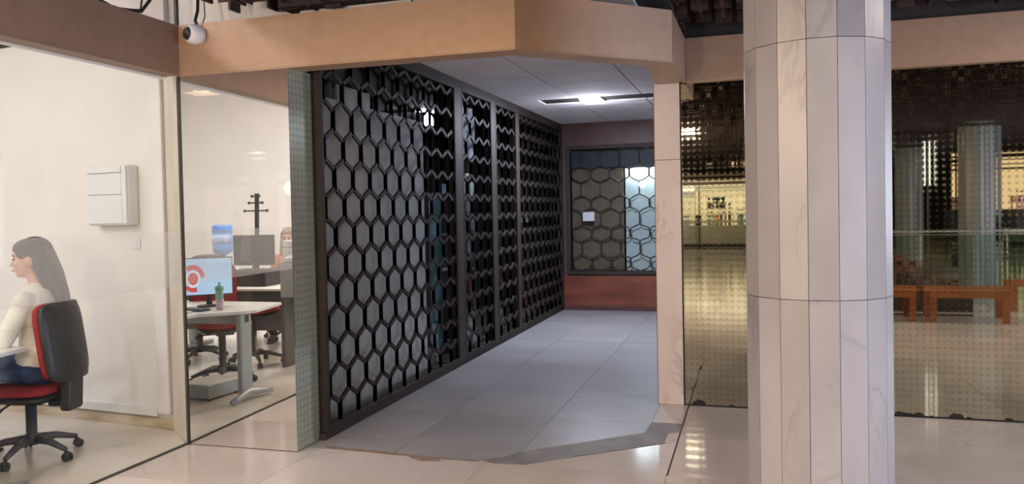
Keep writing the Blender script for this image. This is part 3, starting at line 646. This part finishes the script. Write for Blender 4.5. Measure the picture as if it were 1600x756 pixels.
# ------------------------------------------------------------------ office furniture
def office_chair(label, loc, rz, seat_z=.44, group='red office chairs', back=True):
    t = thing('office_chair', label, 'chair', loc, rz, group)
    for k in range(5):
        a = 2*PI*k/5+.35; dx, dy = math.cos(a), math.sin(a)
        arm = MB().tube([(0.03*dx, .03*dy, .125), (.16*dx, .16*dy, .115), (.29*dx, .29*dy, .075)], [.030, .024, .016], 8)
        ob = obj('base_arm', arm, 'dgrey', t, smooth=True)
        ca_ = MB(); tx, ty = -dy, dx
        for s in (-.014, .014):
            c = (.30*dx+tx*s, .30*dy+ty*s, .028); ca_.cone((c[0]-tx*.009, c[1]-ty*.009, .028), (c[0]+tx*.009, c[1]+ty*.009, .028), .028, n=16)
        ca_.ell((.295*dx, .295*dy, .045), (.020, .020, .022))
        obj('caster', ca_, 'black', ob)
    obj('column', MB().lathe([(.052, .09), (.052, .15), (.034, .16), (.034, seat_z-.14), (.026, seat_z-.138), (.026, seat_z-.09)]), 'dgrey', t, smooth=True)
    obj('mechanism', MB().box((0, 0, seat_z-.105), (.24, .17, .05)).box((-.20, 0, seat_z-.10), (.22, .07, .035)), 'black', t, bevel=.01)
    obj('lever', MB().tube([(.05, .08, seat_z-.10), (.05, .20, seat_z-.12), (.05, .26, seat_z-.135)], [.007, .007, .014]), 'black', t, smooth=True)
    def pad(L, W, T, c, tx=0, curve=.0, n=4):
        q = MB(); q2 = bmesh.new(); 
        N1 = 10; vs = []; fs = []
        for iz in (0, 1):
            for i in range(N1+1):
                for j in range(N1+1):
                    u = -1+2*i/N1; v = -1+2*j/N1
                    # superellipse mapping
                    k = 1/max(1e-6, (abs(u)**5+abs(v)**5)**.2)*max(abs(u), abs(v)) if (u or v) else 1
                    e = 1-max(abs(u), abs(v))**6*.55
                    x, y = u*k*L/2, v*k*W/2; z = (T/2*e if iz else -T/2*e)+curve*(v*v)+.0
                    vs.append((x, y, z))
        m2 = (N1+1)**2
        for i in range(N1):
            for j in range(N1):
                a = i*(N1+1)+j; fs.append((a, a+1, a+N1+2, a+N1+1)); b = a+m2; fs.append((b, b+N1+1, b+N1+2, b+1))
        for i in range(N1):
            for (a, b) in ((i*(N1+1), (i+1)*(N1+1)), ((i+1)*(N1+1)+N1, i*(N1+1)+N1), (i+1, i), (N1*(N1+1)+i, N1*(N1+1)+i+1)): fs.append((a, b, b+m2, a+m2))
        R = Euler((0, tx, 0)).to_matrix()
        return [tuple(R @ Vector(v)+Vector(c)) for v in vs], fs
    v, f = pad(.46, .48, .075, (.02, 0, seat_z-.03), 0, .006); obj('seat', MB().add(v, f), 'red', t, smooth=True)
    v, f = pad(.44, .47, .05, (.02, 0, seat_z-.075), 0, .0); obj('seat_shell', MB().add(v, f), 'black', t, smooth=True)
    if back:
        tilt = PI/2-.14
        v, f = pad(.50, .43, .06, (-.235, 0, seat_z+.29), -tilt, -.035); obj('backrest', MB().add(v, f), 'red', t, smooth=True)
        v, f = pad(.52, .45, .055, (-.278, 0, seat_z+.285), -tilt, -.035); obj('backrest_shell', MB().add(v, f), 'black', t, smooth=True)
        obj('back_bracket', MB().box((-.285, 0, seat_z-.03), (.075, .16, .28), (0, -.05, 0)).box((-.22, 0, seat_z-.12), (.16, .10, .05)), 'black', t, bevel=.02, seg=3)
    return t
CH_RZ = math.radians(194)
office_chair('red and black office chair the woman in cream sits on', (-4.515, 4.15, 0), CH_RZ, .49)
office_chair('empty red office chair tucked under the white desk with the screen', (-4.67, 2.72, 0), math.radians(40), .58)
office_chair('red office chair turned away, behind the screen and its cup', (-5.60, 1.72, 0), math.radians(205), .62)
office_chair('red-seated stool near the printer, its seat showing over the desk', (-4.86, 1.85, 0), math.radians(100), .60, back=False)
# main desk
dk = thing('office_desk', 'white curved desk on a grey steel leg, with a screen and a cup on it', 'desk', (-4.6, 3.3, 0))
P_ = [(-4.03, 2.73), (-3.95, 3.30), (-4.02, 3.42), (-4.30, 3.64), (-4.36, 3.99), (-5.7, 4.02), (-5.7, 2.62)]
obj('desk_top', MB().prism([(x+4.6, y-3.3) for x, y in P_], .733, .76), 'desk', dk, bevel=.004)
lg = obj('leg', MB().bx((.53, -.02, .05), (.59, .14, .735)), 'steel', dk, bevel=.02, seg=3)
obj('foot', MB().tube([(.60, .33, .035), (.60, .22, .05), (.59, .06, .07), (.62, -.10, .05), (.66, -.20, .035)], [.022, .028, .036, .028, .022], 8), 'steel', lg, smooth=True)
obj('cable_cutout', MB().bx((.585, .03, .66), (.593, .09, .72)), 'black', lg)
obj('leg', MB().bx((-.95, -.02, .05), (-.89, .14, .735)), 'steel', dk, bevel=.02, seg=3)
obj('modesty_panel', MB().bx((-.9, -.10, .62), (.53, -.08, .732)), 'steel', dk)
# screen seen in the mirror
mo = thing('monitor', 'computer monitor on the desk showing a red swirl on pale blue', 'monitor', (-4.545, 3.09, .762), math.atan2(2.967-3.201, -4.393+4.686))
obj('stand', MB().box((0, -.02, .07), (.05, .02, .14)).lathe([(.11, 0), (.11, .008), (.03, .016)]), 'black', mo)
obj('bezel', MB().bx((-.205, -.02, .095), (.205, .012, .435)), 'black', mo, bevel=.004)
obj('screen', MB().bx((-.197, .012, .107), (.197, .015, .427)), 'screen', mo)
def disc(cx_, cz, r0, r1, a0, a1, y=.016, n=24):
    q = MB()
    for i in range(n+1):
        a = a0+(a1-a0)*i/n
        for r in (r0, r1): q.v.append((cx_+r*math.cos(a)*.8, y, cz+r*math.sin(a)))
    q.f = [(2*i, 2*i+2, 2*i+3, 2*i+1) for i in range(n)]; return q
obj('screen_picture', disc(-.135, .25, 0, .055, 0, 2*PI), 'screen_red', mo, label='red disc'); obj('screen_picture', disc(-.135, .25, .056, .075, 0, 2*PI), 'screen_white', mo, label='white ring')
obj('screen_picture', disc(-.135, .25, .08, .125, .1, 2.2), 'screen_red', mo, label='red arc'); obj('screen_picture', disc(-.135, .25, .08, .12, 3.9, 5.1), 'screen_red', mo, label='small red arc')
cu = thing('tumbler', 'green tumbler in a lavender holder on the desk in front of the monitor', 'cup', (-4.285, 3.33, .762))
obj('holder', MB().lathe([(.030, 0), (.036, .09), (.032, .09), (.028, .01)]), 'lavender', cu, smooth=True)
obj('cup_body', MB().lathe([(.030, .02), (.036, .18), (.034, .18), (.030, .03)]), 'screen_green', cu, smooth=True)
obj('lid', MB().lathe([(.038, .18), (.038, .195), (.012, .205), (.010, .235)]), 'screen_green', cu, smooth=True)
kb = thing('keyboard', 'dark keyboard lying beside papers on the desk', 'keyboard', (-4.50, 3.42, .762), .2)
obj('case', MB().bx((-.16, -.06, 0), (.16, .06, .016)), 'black', kb, bevel=.004); obj('keys', MB().bx((-.15, -.05, .016), (.15, .05, .02)), 'dgrey', kb)
tag(obj('paper_stack', MB().box((-4.52, 3.60, .768), (.21, .15, .012), (0, 0, .3)), 'paper'), 'small stack of white paper on the desk', 'paper')
# box under the desk
bxo = thing('floor_box', 'grey plastic floor box with a pale lid under the curved desk', 'box', (-4.42, 3.28, 0), .15)
obj('body', MB().bx((-.15, -.20, .02), (.15, .20, .13)), 'steel', bxo, bevel=.01); obj('lid', MB().bx((-.155, -.205, .13), (.155, .205, .142)), 'white_paint', bxo, bevel=.003)
for sx in (-.12, .12):
    for sy in (-.17, .17): obj('foot', MB().cone((sx, sy, 0), (sx, sy, .025), .015), 'black', bxo)
# second desk group
d2 = thing('office_desk', 'white straight desk behind the empty chair, under the dark monitor', 'desk', (-5.2, .95, 0))
obj('desk_top', MB().bx((-1.1, -.55, .735), (.75, .55, .76)), 'desk', d2, bevel=.004)
for x in (-1.0, .65):
    l2 = obj('leg', MB().bx((x-.04, -.08, .05), (x+.04, .08, .735)), 'steel', d2, bevel=.02); obj('foot', MB().bx((x-.03, -.36, 0), (x+.03, .36, .05)), 'steel', l2, bevel=.015)
obj('front_panel', MB().bx((-.95, .20, .25), (.6, .22, .72)), 'dgrey', d2)
m2 = thing('monitor', 'wide dark monitor seen from behind on the straight desk', 'monitor', (-5.57, .60, .762), -.15)
obj('bezel', MB().bx((-.26, -.015, .20), (.26, .03, .57)), 'black_screen', m2, bevel=.008); obj('stand', MB().box((0, -.01, .12), (.06, .03, .24)).bx((-.12, -.09, 0), (.12, .09, .015)), 'black', m2)
pt = thing('printer', 'white printer on a dark stand near the end of the mirror', 'printer', (-4.22, 1.80, 0))
obj('body', MB().bx((-.22, -.16, 1.08), (.22, .16, 1.23)), 'plastic', pt, bevel=.015); obj('scanner_lid', MB().bx((-.22, -.16, 1.235), (.22, .16, 1.30)), 'plastic', pt, bevel=.015)
obj('paper_tray', MB().box((0, .22, 1.14), (.26, .16, .012), (-.2, 0, 0)), 'plastic', pt)
obj('stand', MB().bx((-.24, -.18, .72), (.24, .18, 1.08)), 'steel', pt, bevel=.008)
obj('stand_leg', MB().bx((-.24, -.18, 0), (-.2, .18, .72)).bx((.2, -.18, 0), (.24, .18, .72)), 'dgrey', pt)
tag(obj('storage_box', MB().bx((-.25, -.2, .0), (.25, .2, .18)), 'black', bevel=.01), 'black low storage box on the office floor behind the chair', 'box').location = (-4.55, 1.95, .45)
bpy.data.objects['storage_box'].location = (-5.3, 1.05, .762)
wd = thing('water_dispenser', 'white water dispenser with a blue bottle against the end wall', 'dispenser', (-6.80, -.62, 0))
obj('body', MB().bx((-.16, -.16, 0), (.16, .16, 1.0)), 'plastic', wd, bevel=.02); obj('tap', MB().cone((.05, .16, .82), (.05, .2, .82), .015).cone((-.05, .16, .82), (-.05, .2, .82), .015), 'water', wd)
bt = obj('bottle', MB().lathe([(.03, 1.0), (.06, 1.03), (.135, 1.07), (.14, 1.17), (.13, 1.18), (.14, 1.19), (.14, 1.33), (.13, 1.34), (.14, 1.35), (.14, 1.43), (.12, 1.45)]), 'water', wd, smooth=True)
obj('bottle_label', MB().lathe([(.143, 1.20), (.143, 1.31)]), 'labelm', bt, smooth=True)
cr = thing('coat_stand', 'dark coat stand with three stepped crossbars against the end wall', 'coat stand', (-6.50, -1.02, 0), .25)
obj('pole', MB().box((0, 0, .96), (.045, .045, 1.86), (0, .03, 0)), 'black', cr); obj('base', MB().lathe([(.2, 0), (.2, .02), (.03, .04)]), 'black', cr)
for z, hw in ((1.64, .22), (1.755, .13), (1.85, .07)):
    ba = obj('crossbar', MB().cone((-hw, 0, z), (hw, 0, z), .011), 'black', cr)
    for s in (-1, 1): obj('knob', MB().ell((s*hw, 0, z), .022), 'black', ba, smooth=True)

# ------------------------------------------------------------------ people
def head(mb, c, s=1.0, tilt=0):
    """a head facing +x; c is the centre of the skull"""
    R = Euler((0, tilt, 0)).to_matrix()
    def e(p, r, rot=None): mb.ell(Vector(c)+R @ (Vector(p)*s), tuple(x*s for x in r), (R @ Euler(rot).to_matrix()) if rot else R)
    e((-.012, 0, .012), (.098, .076, .092)); e((.030, 0, -.035), (.058, .060, .075)); e((.042, 0, -.078), (.040, .040, .036)); e((.066, 0, -.096), (.018, .020, .016))
    e((.062, 0, .022), (.030, .052, .032)); e((.092, 0, -.022), (.012, .010, .028), (0, -.35, 0)); e((.101, 0, -.038), (.013, .013, .010))
    e((.082, 0, -.068), (.013, .022, .010)); e((.02, .0, -.06), (.05, .055, .045))
    for sy in (-1, 1): e((-.008, sy*.077, -.022), (.018, .008, .031), (0, .15, 0)); e((.060, sy*.040, -.030), (.024, .022, .026))
    return R
def face_parts(parent, c, s, tilt, skin_hair=True):
    R = Euler((0, tilt, 0)).to_matrix()
    for sy in (-1, 1):
        obj('eye', MB().ell(Vector(c)+R @ (Vector((.082, sy*.031, -.004))*s), (.009*s, .013*s, .007*s)), 'eye', parent, smooth=True)
        obj('eyebrow', MB().tube([Vector(c)+R @ (Vector(p)*s) for p in ((.088, sy*.015, .016), (.086, sy*.033, .021), (.073, sy*.050, .014))], .004*s, 6), 'eye', parent, smooth=True)
    obj('mouth', MB().ell(Vector(c)+R @ (Vector((.092, 0, -.068))*s), (.007*s, .020*s, .006*s)), 'lips', parent, smooth=True)
def hand(mb, wrist, d, up, side, s=1.0):
    d = Vector(d).normalized(); up = Vector(up).normalized(); lat = d.cross(up).normalized()*side
    p = Vector(wrist)+d*.05*s
    mb.ell(p, (.048*s, .038*s, .017*s), Matrix((d, lat, up)).transposed())
    for k, (o, L) in enumerate(((.030, .068), (.010, .078), (-.010, .072), (-.028, .058))):
        a = p+d*.038*s+lat*o*s; b = a+d*L*.5*s-up*.006*s; c = b+d*L*.45*s-up*.020*s
        mb.caps(a, b, .0095*s, .0085*s, 8); mb.caps(b, c, .0085*s, .007*s, 8)
    a = Vector(wrist)+d*.025*s+lat*.032*s; b = a+d*.035*s+lat*.026*s-up*.008*s; c = b+d*.028*s+lat*.006*s-up*.006*s
    mb.caps(a, b, .012*s, .010*s, 8); mb.caps(b, c, .010*s, .008*s, 8)

def seated(name, label, loc, rz, seat_z, top, legs, hairm, long_hair, voxel=.009, head_turn=0, group=None, arms='desk'):
    t = thing(name, label, 'person', loc, rz, group)
    hz = seat_z+.10; hip = Vector((-.10, 0, hz)); chest = Vector((-.115, 0, hz+.36)); neckb = Vector((-.105, 0, hz+.53)); hc_ = Vector((-.060, 0, hz+.725))
    b = MB(); rotm = Matrix.Rotation(head_turn, 3, 'Z')
    hb = MB(); head(hb, (0, 0, 0), 1.12, .05); b.add([rotm @ Vector(v)+hc_ for v in hb.v], hb.f)
    b.caps(neckb+Vector((-.01, 0, -.04)), hc_+Vector((-.022, 0, -.09)), .056, .050)
    b.caps(hip, chest, .10, .10); b.ell(chest, (.09, .15, .15))
    sh = {}
    for sy in (-1, 1):
        s_ = Vector((-.11, sy*.165, hz+.455)); e_ = Vector((.00, sy*.215, hz+.20)); w_ = Vector((.235, sy*.15, hz+.235)); sh[sy] = (s_, e_, w_)
        b.caps(chest+Vector((0, 0, .1)), s_, .05, .045); b.caps(s_, e_, .043, .036); b.caps(e_, w_, .035, .025)
        hand(b, w_, (1, -sy*.25, -.05), (0, 0, 1), -1 if sy > 0 else 1, .95)
        k_ = Vector((.36, sy*.11, hz+.015)); an = Vector((.34, sy*.12, .09))
        b.caps(hip+Vector((0, sy*.085, 0)), k_, .075, .052); b.caps(k_, an, .050, .034); b.caps(an+Vector((-.02, 0, -.04)), an+Vector((.15, 0, -.06)), .032, .026)
    body = blob('body', b, 'skin', t, voxel, 3)
    fp = bpy.data.objects.new('t', None)
    # face details
    R0 = Euler((0, .05, 0)).to_matrix()
    def T(q): q.v = [tuple(rotm @ Vector(v)+hc_) for v in q.v]; return q
    for sy in (-1, 1):
        obj('eye', T(MB().ell(R0 @ Vector((.090, sy*.034, -.004)), (.010, .014, .008))), 'eye', t, smooth=True)
        obj('eyebrow', T(MB().tube([R0 @ Vector(p) for p in ((.100, sy*.016, .020), (.097, sy*.037, .025), (.083, sy*.055, .017))], .004, 6)), 'eye', t, smooth=True)
    obj('mouth', T(MB().ell(R0 @ Vector((.105, 0, -.076)), (.007, .021, .007))), 'lips', t, smooth=True)
    bpy.data.objects.remove(fp)
    # jumper
    c = MB(); c.caps(hip+Vector((0, 0, .03)), chest, .125, .125); c.ell(chest+Vector((.01, 0, .04)), (.125, .185, .17)); c.ell(hip+Vector((0.0, 0, .06)), (.135, .175, .12))
    c.ell(neckb+Vector((0, 0, -.075)), (.085, .15, .055)); c.cone(neckb+Vector((-.0, 0, -.06)), neckb+Vector((.004, 0, .022)), .078, .066, 20)
    for sy in (-1, 1):
        c.ell(chest+Vector((.085, sy*.07, .02)), (.07, .07, .075))
        s_, e_, w_ = sh[sy]; c.caps(s_+Vector((0, -sy*.02, -.005)), e_, .066, .056); c.caps(e_, e_.lerp(w_, .9), .056, .038); c.caps(chest+Vector((0, 0, .09)), s_, .075, .062)
        m = e_.lerp(s_, .35); c.ell(m, (.062, .062, .02)); m = e_.lerp(w_, .3); c.ell(m, (.02, .058, .058))
    blob('sweater', c, top, t, voxel*.9, 5)
    j = MB(); j.ell(hip+Vector((.01, 0, -.01)), (.15, .185, .11))
    for sy in (-1, 1):
        k_ = Vector((.36, sy*.11, hz+.015)); an = Vector((.34, sy*.12, .09))
        j.caps(hip+Vector((0, sy*.09, 0)), k_, .092, .068); j.caps(k_, an+Vector((0, 0, .03)), .066, .055)
    blob('jeans', j, legs, t, voxel, 4)
    for sy in (-1, 1):
        an = Vector((.34, sy*.12, .0)); obj('shoe', MB().ell(an+Vector((.06, 0, .045)), (.13, .045, .045)).bx((an.x-.06, an.y-.038, 0), (an.x+.17, an.y+.038, .018)), 'dark_cloth', t, smooth=True)
    # hair
    h = MB(); h.ell((-.030, 0, .036), (.112, .096, .100)); h.ell((-.055, 0, -.01), (.085, .094, .10)); h.ell((.045, 0, .075), (.062, .07, .038), (0, .5, 0))
    for sy in (-1, 1): h.ell((.035, sy*.074, .035), (.040, .014, .045)); h.caps((-.05, sy*.07, 0), (-.06, sy*.075, -.10), .030, .026)
    if long_hair:
        h.ell((-.075, 0, -.03), (.085, .092, .12)); h.ell((.055, .03, .062), (.045, .055, .034), (0, .6, 0))
        for y in (-.075, -.035, 0, .035, .075):
            h.caps((-.09, y*.9, .01), (-.135, y, -.12), .052, .052); h.caps((-.060, y, -.06), (-.110, y, -.17), .040, .040); h.caps((-.135, y, -.12), (-.180, y*1.05, -.26), .050, .036); h.caps((-.180, y*1.05, -.26), (-.215, y*.9, -.36), .034, .016)
    else:
        for sy in (-1, 1): h.caps((-.04, sy*.08, 0), (.02, sy*.085, -.20), .032, .026)
        h.caps((-.09, 0, 0), (-.11, 0, -.14), .07, .05)
    h.v = [tuple(rotm @ Vector(v)+hc_+Vector((0, 0, .004))) for v in h.v]
    blob('hair', h, hairm, t, .008, 2)
    return t
seated('person', 'woman with long dark hair in a cream sweater sitting at the desk', (-4.545, 4.145, 0), CH_RZ, .49, 'sweater', 'jeans', 'hair', True, head_turn=math.radians(22))
seated('person', 'person with light brown hair in coral top seated behind the printer', (-5.40, .10, 0), math.radians(75), .45, 'orange', 'dark_cloth', 'hair2', False, .012)
office_chair('red office chair under the person in the coral top', (-5.40, .10, 0), math.radians(75), .43)

def standing(label, loc, rz, group='dark figures in the hall', s=1.0):
    t = thing('person', label, 'person', loc, rz, group)
    b = MB(); hb = MB(); head(hb, (0, 0, 1.56*s), 1.0); b.add(hb.v, hb.f)
    b.caps((-.02, 0, 1.36*s), (-.012, 0, 1.48*s), .052, .048); b.caps((0, 0, .95*s), (0, 0, 1.22*s), .11, .12)
    c = MB(); c.ell((0, 0, 1.24*s), (.14, .20, .17)); c.caps((0, 0, .92*s), (0, 0, 1.22*s), .155, .15); c.caps((0, -.14, 1.35*s), (0, .14, 1.35*s), .07)
    j = MB(); j.ell((0, 0, .92*s), (.13, .17, .12))
    for sy in (-1, 1):
        S, E_, W_ = Vector((0, sy*.19, 1.35*s)), Vector((-.03, sy*.25, 1.07*s)), Vector((.08, sy*.22, .85*s))
        b.caps(S, E_, .045, .036); b.caps(E_, W_, .036, .026); hand(b, W_, (.25, 0, -1), (0, sy*1, 0), 1)
        c.caps(S, E_, .07, .058); c.caps(E_, E_.lerp(W_, .95), .056, .044)
        K, A = Vector((.02, sy*.10, .48*s)), Vector((-.01+.06*sy, sy*.11, .09))
        b.caps((0, sy*.09, .9*s), K, .085, .055); b.caps(K, A, .055, .036); b.caps(A+Vector((-.02, 0, -.05)), A+Vector((.15, 0, -.06)), .034, .026)
        j.caps((0, sy*.09, .9*s), K, .098, .07); j.caps(K, A+Vector((0, 0, .02)), .068, .055)
        obj('shoe', MB().ell(A+Vector((.06, 0, -.045)), (.14, .048, .044)), 'black', t, smooth=True)
    blob('body', b, 'skin', t, .014, 3); blob('jacket', c, 'dark_cloth', t, .014, 4); blob('trousers', j, 'dark_cloth', t, .014, 4)
    h = MB(); h.ell((-.025, 0, 1.59*s), (.105, .088, .095)); h.ell((-.05, 0, 1.54*s), (.075, .084, .09)); blob('hair', h, 'hair', t, .012, 2)
    return t
standing('dark-clothed person standing behind the glass railing near the benches', (4.2, -2.5, 0), math.radians(120))
standing('dark-clothed person far off in front of the lit shop window', (4.75, -9.5, 0), math.radians(60))

# ------------------------------------------------------------------ hall behind the viewer, seen in the dotted mirrors
struct('wall_hall_far', MB().bx((-10.0, -20.4, 0), (9.9, -20.2, 3.4)), 'hall_wall', label='dark far wall of the hall')
struct('wall_hall_right', MB().bx((9.6, -20.2, 0), (9.8, 6.7, 3.4)), 'hall_wall', label='dark side wall of the hall')
struct('wall_hall_left', MB().bx((-3.8, -20.2, 0), (-3.6, -2.6, 3.4)), 'hall_wall', label='dark wall beyond the office')
def bench(label, x0, x1, y0, y1):
    t = thing('bench', label, 'bench', (x0, y0, 0), 0, 'orange wooden benches')
    W, D = x1-x0, y1-y0; n = 6
    for k in range(n): obj('slat', MB().bx((0, D*k/n+.004, .40), (W, D*(k+1)/n-.004, .43)), 'wood', t)
    for y in (0, D-.03): obj('apron', MB().bx((.02, y, .32), (W-.02, y+.03, .40)), 'wood', t)
    for x in (.03, W-.11):
        for y in (.01, D-.09): obj('leg', MB().bx((x, y, 0), (x+.08, y+.08, .40)), 'wood', t)
    return t
bench('long orange wooden bench in front of the railing corner', 2.16, 3.16, .72, 1.22)
bench('orange wooden bench beside the dried plant bed', 1.05, 2.08, .66, 1.16)
bench('orange wooden bench standing behind the railing', 3.5, 4.2, -.6, -.2)
pb = thing('planter', 'low bed of dried reddish plants behind the benches', 'plant', (1.95, .05, 0))
obj('trough', MB().bx((-.85, -.3, 0), (.95, .3, .36)), 'hall_wall', pb, bevel=.01); obj('soil', MB().bx((-.8, -.27, .36), (.9, .27, .37)), 'soil', pb)
fo = MB()
for i in range(1100):
    a = random.uniform(0, 2*PI); x = random.gauss(-.02, .34); y = random.gauss(0, .14); z0 = .37+random.uniform(0, .46)*max(.15, 1-abs(x)/.75)
    d = Vector((math.cos(a), math.sin(a), random.uniform(.1, 1.2))).normalized(); s_ = d.cross(Vector((0, 0, 1))).normalized()*random.uniform(.008, .018); L = random.uniform(.05, .12)
    p = Vector((x, y, z0)); fo.add([p-s_*.3, p+d*L*.5-s_, p+d*L, p+d*L*.5+s_+Vector((0, 0, .006))], [(0, 1, 2, 3)])
for i in range(26):
    x = random.gauss(-.05, .28); y = random.gauss(0, .1); fo.tube([(x, y, .36), (x*1.1+random.uniform(-.05, .05), y*1.2, .52), (x*1.3, y*1.5, .66+random.uniform(-.08, .1))], .004, 5)
fo_ = obj('foliage', fo, 'leaf', pb); fo_['kind'] = 'stuff'
rl = thing('glass_railing', 'glass railing with a pale top rail around the hall opening', 'railing', (1.7, -.9, 0))
for a, b in ((0, .75), (.76, 1.5), (1.51, 2.25)): obj('pane', MB().bx((a, -.006, .02), (b, .006, 1.07)), 'rail_glass', rl)
obj('top_rail', MB().bx((0, -.03, 1.07), (2.28, .03, 1.10)), 'rail_top', rl, bevel=.008)
for x in (0, .755, 1.505, 2.25): obj('post', MB().bx((x-.012, -.02, 0), (x+.012, .02, 1.07)), 'rail_top', rl)
for a, b in ((-1.4, -.72), (-.71, -.02)): obj('pane', MB().bx((2.26, a, .02), (2.272, b, 1.07)), 'rail_glass', rl)
obj('top_rail', MB().bx((2.24, -1.4, 1.07), (2.30, 0, 1.10)), 'rail_top', rl, bevel=.008)
for (x, y, r, lab) in ((3.955, -3.9, .34, 'thick round grey column in the dim hall behind the railing'), (3.70, -9.1, .33, 'slimmer looking grey column deep in the hall')):
    fc = thing('hall_column', lab, 'column', (x, y, 0)); obj('core', MB().lathe([(r-.02, 0), (r-.02, 3.1)], n=32), 'column_core', fc)
    for k in range(16):
        a0 = k*st+.004; a1 = a0+st-.008
        obj('marble_panel', MB().prism([(r*math.cos(a0), r*math.sin(a0)), (r*math.cos(a1), r*math.sin(a1)), ((r-.02)*math.cos(a1), (r-.02)*math.sin(a1)), ((r-.02)*math.cos(a0), (r-.02)*math.sin(a0))], 0, 3.1), 'far_col', fc)
area('column_light', (2.8, -7.4, 2.9), .3, 6, (1, .92, .8))
tb_ = thing('tube_light', 'slim vertical white light tube on a dark pole in the hall', 'light', (3.33, -4.8, 0))
obj('pole', MB().cone((0, 0, 0), (0, 0, 1.9), .015), 'iron', tb_); obj('diffuser', MB().cone((0, 0, 1.9), (0, 0, 2.75), .022), 'panel_lamp', tb_)
# far shops
def shopfront(label, x0, x1, y, opens, zb=2.42, depth=1.6):
    t = thing('shopfront', label, 'shop', (0, y, 0))
    obj('fascia', MB().bx((x0, -.1, zb), (x1, .1, zb+.28)), 'bronze', t)
    obj('back_wall', MB().bx((x0, -depth, 0), (x1, -depth+.05, zb)), 'cream', t)
    obj('shop_ceiling', MB().bx((x0, -depth, zb), (x1, 0, zb+.04)), 'cream', t)
    return t
s1 = shopfront('far lit shop with a cream interior under a bronze fascia', -4, 2.2, -18.3, None)
obj('counter', MB().bx((-3.2, -.5, 0), (1.6, -.1, .95)), 'cream', s1, bevel=.02)
for x in (-2.2, -.2, 1.6): obj('pane', MB().bx((x-1.0, -.02, .1), (x+.98, -.01, 2.4)), 'glass', s1)
obj('plinth', MB().bx((-4, -.06, 0), (2.2, .06, .16)), 'hall_wall', s1)
for k in range(7): obj('lamp_row', MB().bx((-2.9+k*.45, -.02, 2.98+.01*k), (-2.66+k*.45, .02, 3.12+.01*k)), 'warm_pane', s1)
for k in range(9):
    obj('shop_box', MB().bx((-3.0+k*.5, -.45, .95), (-3.0+k*.5+random.uniform(.15, .4), -.15, .95+random.uniform(.12, .5))), random.choice(('wood', 'white_paint', 'hall_wall', 'screen_green', 'paper')), s1)
obj('mullion', MB().bx((-1.93, -.03, 0), (-1.88, .03, 2.42)), 'dark_void', s1); obj('blind', MB().bx((-2.6, -.3, 1.9), (-1.95, -.28, 2.42)), 'white_paint', s1)
em = MB()
for sx in (-1, 1):
    em.tube([(sx*.06-1.17, .05, 1.78), (sx*.14-1.17, .05, 1.62), (sx*.27-1.17, .05, 1.42)], [.05, .075, .05], 8); em.tube([(sx*.03-1.17, .05, 1.74), (sx*.05-1.17, .05, 1.55), (sx*.12-1.17, .05, 1.40)], .035, 8)
em.v = [((x+1.17)*1.35-1.17, y, (z-1.5)*1.3+1.55) for x, y, z in em.v]
obj('emblem', em, 'black', s1, label='black splayed emblem on the glass'); obj('emblem', MB().bx((-1.28, .03, 1.16), (-1.06, .06, 1.32)), 'orange_sign', s1, label='small orange plate')
area('far_shop_light', (-1.0, -18.9, 2.38), 4.5, 120, (1.0, .88, .70), (0, 0, 0), 1.0)
s2 = thing('shopfront', 'far shop with warm lit windows and a transom behind the grey column', 'shop', (0, -13.9, 0))
for a, b, c_, d_ in ((5.66, 5.95, .1, 2.55), (6.84, 7.5, .1, 2.55), (5.66, 5.95, 2.75, 2.92), (6.84, 7.5, 2.68, 2.86), (7.56, 8.6, .1, 2.55)):
    obj('lit_pane', MB().bx((a, -.02, c_), (b, 0, d_)), 'warm_pane', s2)
obj('frame', MB().bx((5.5, -.06, 0), (9.4, -.03, 3.2)), 'dark_void', s2)
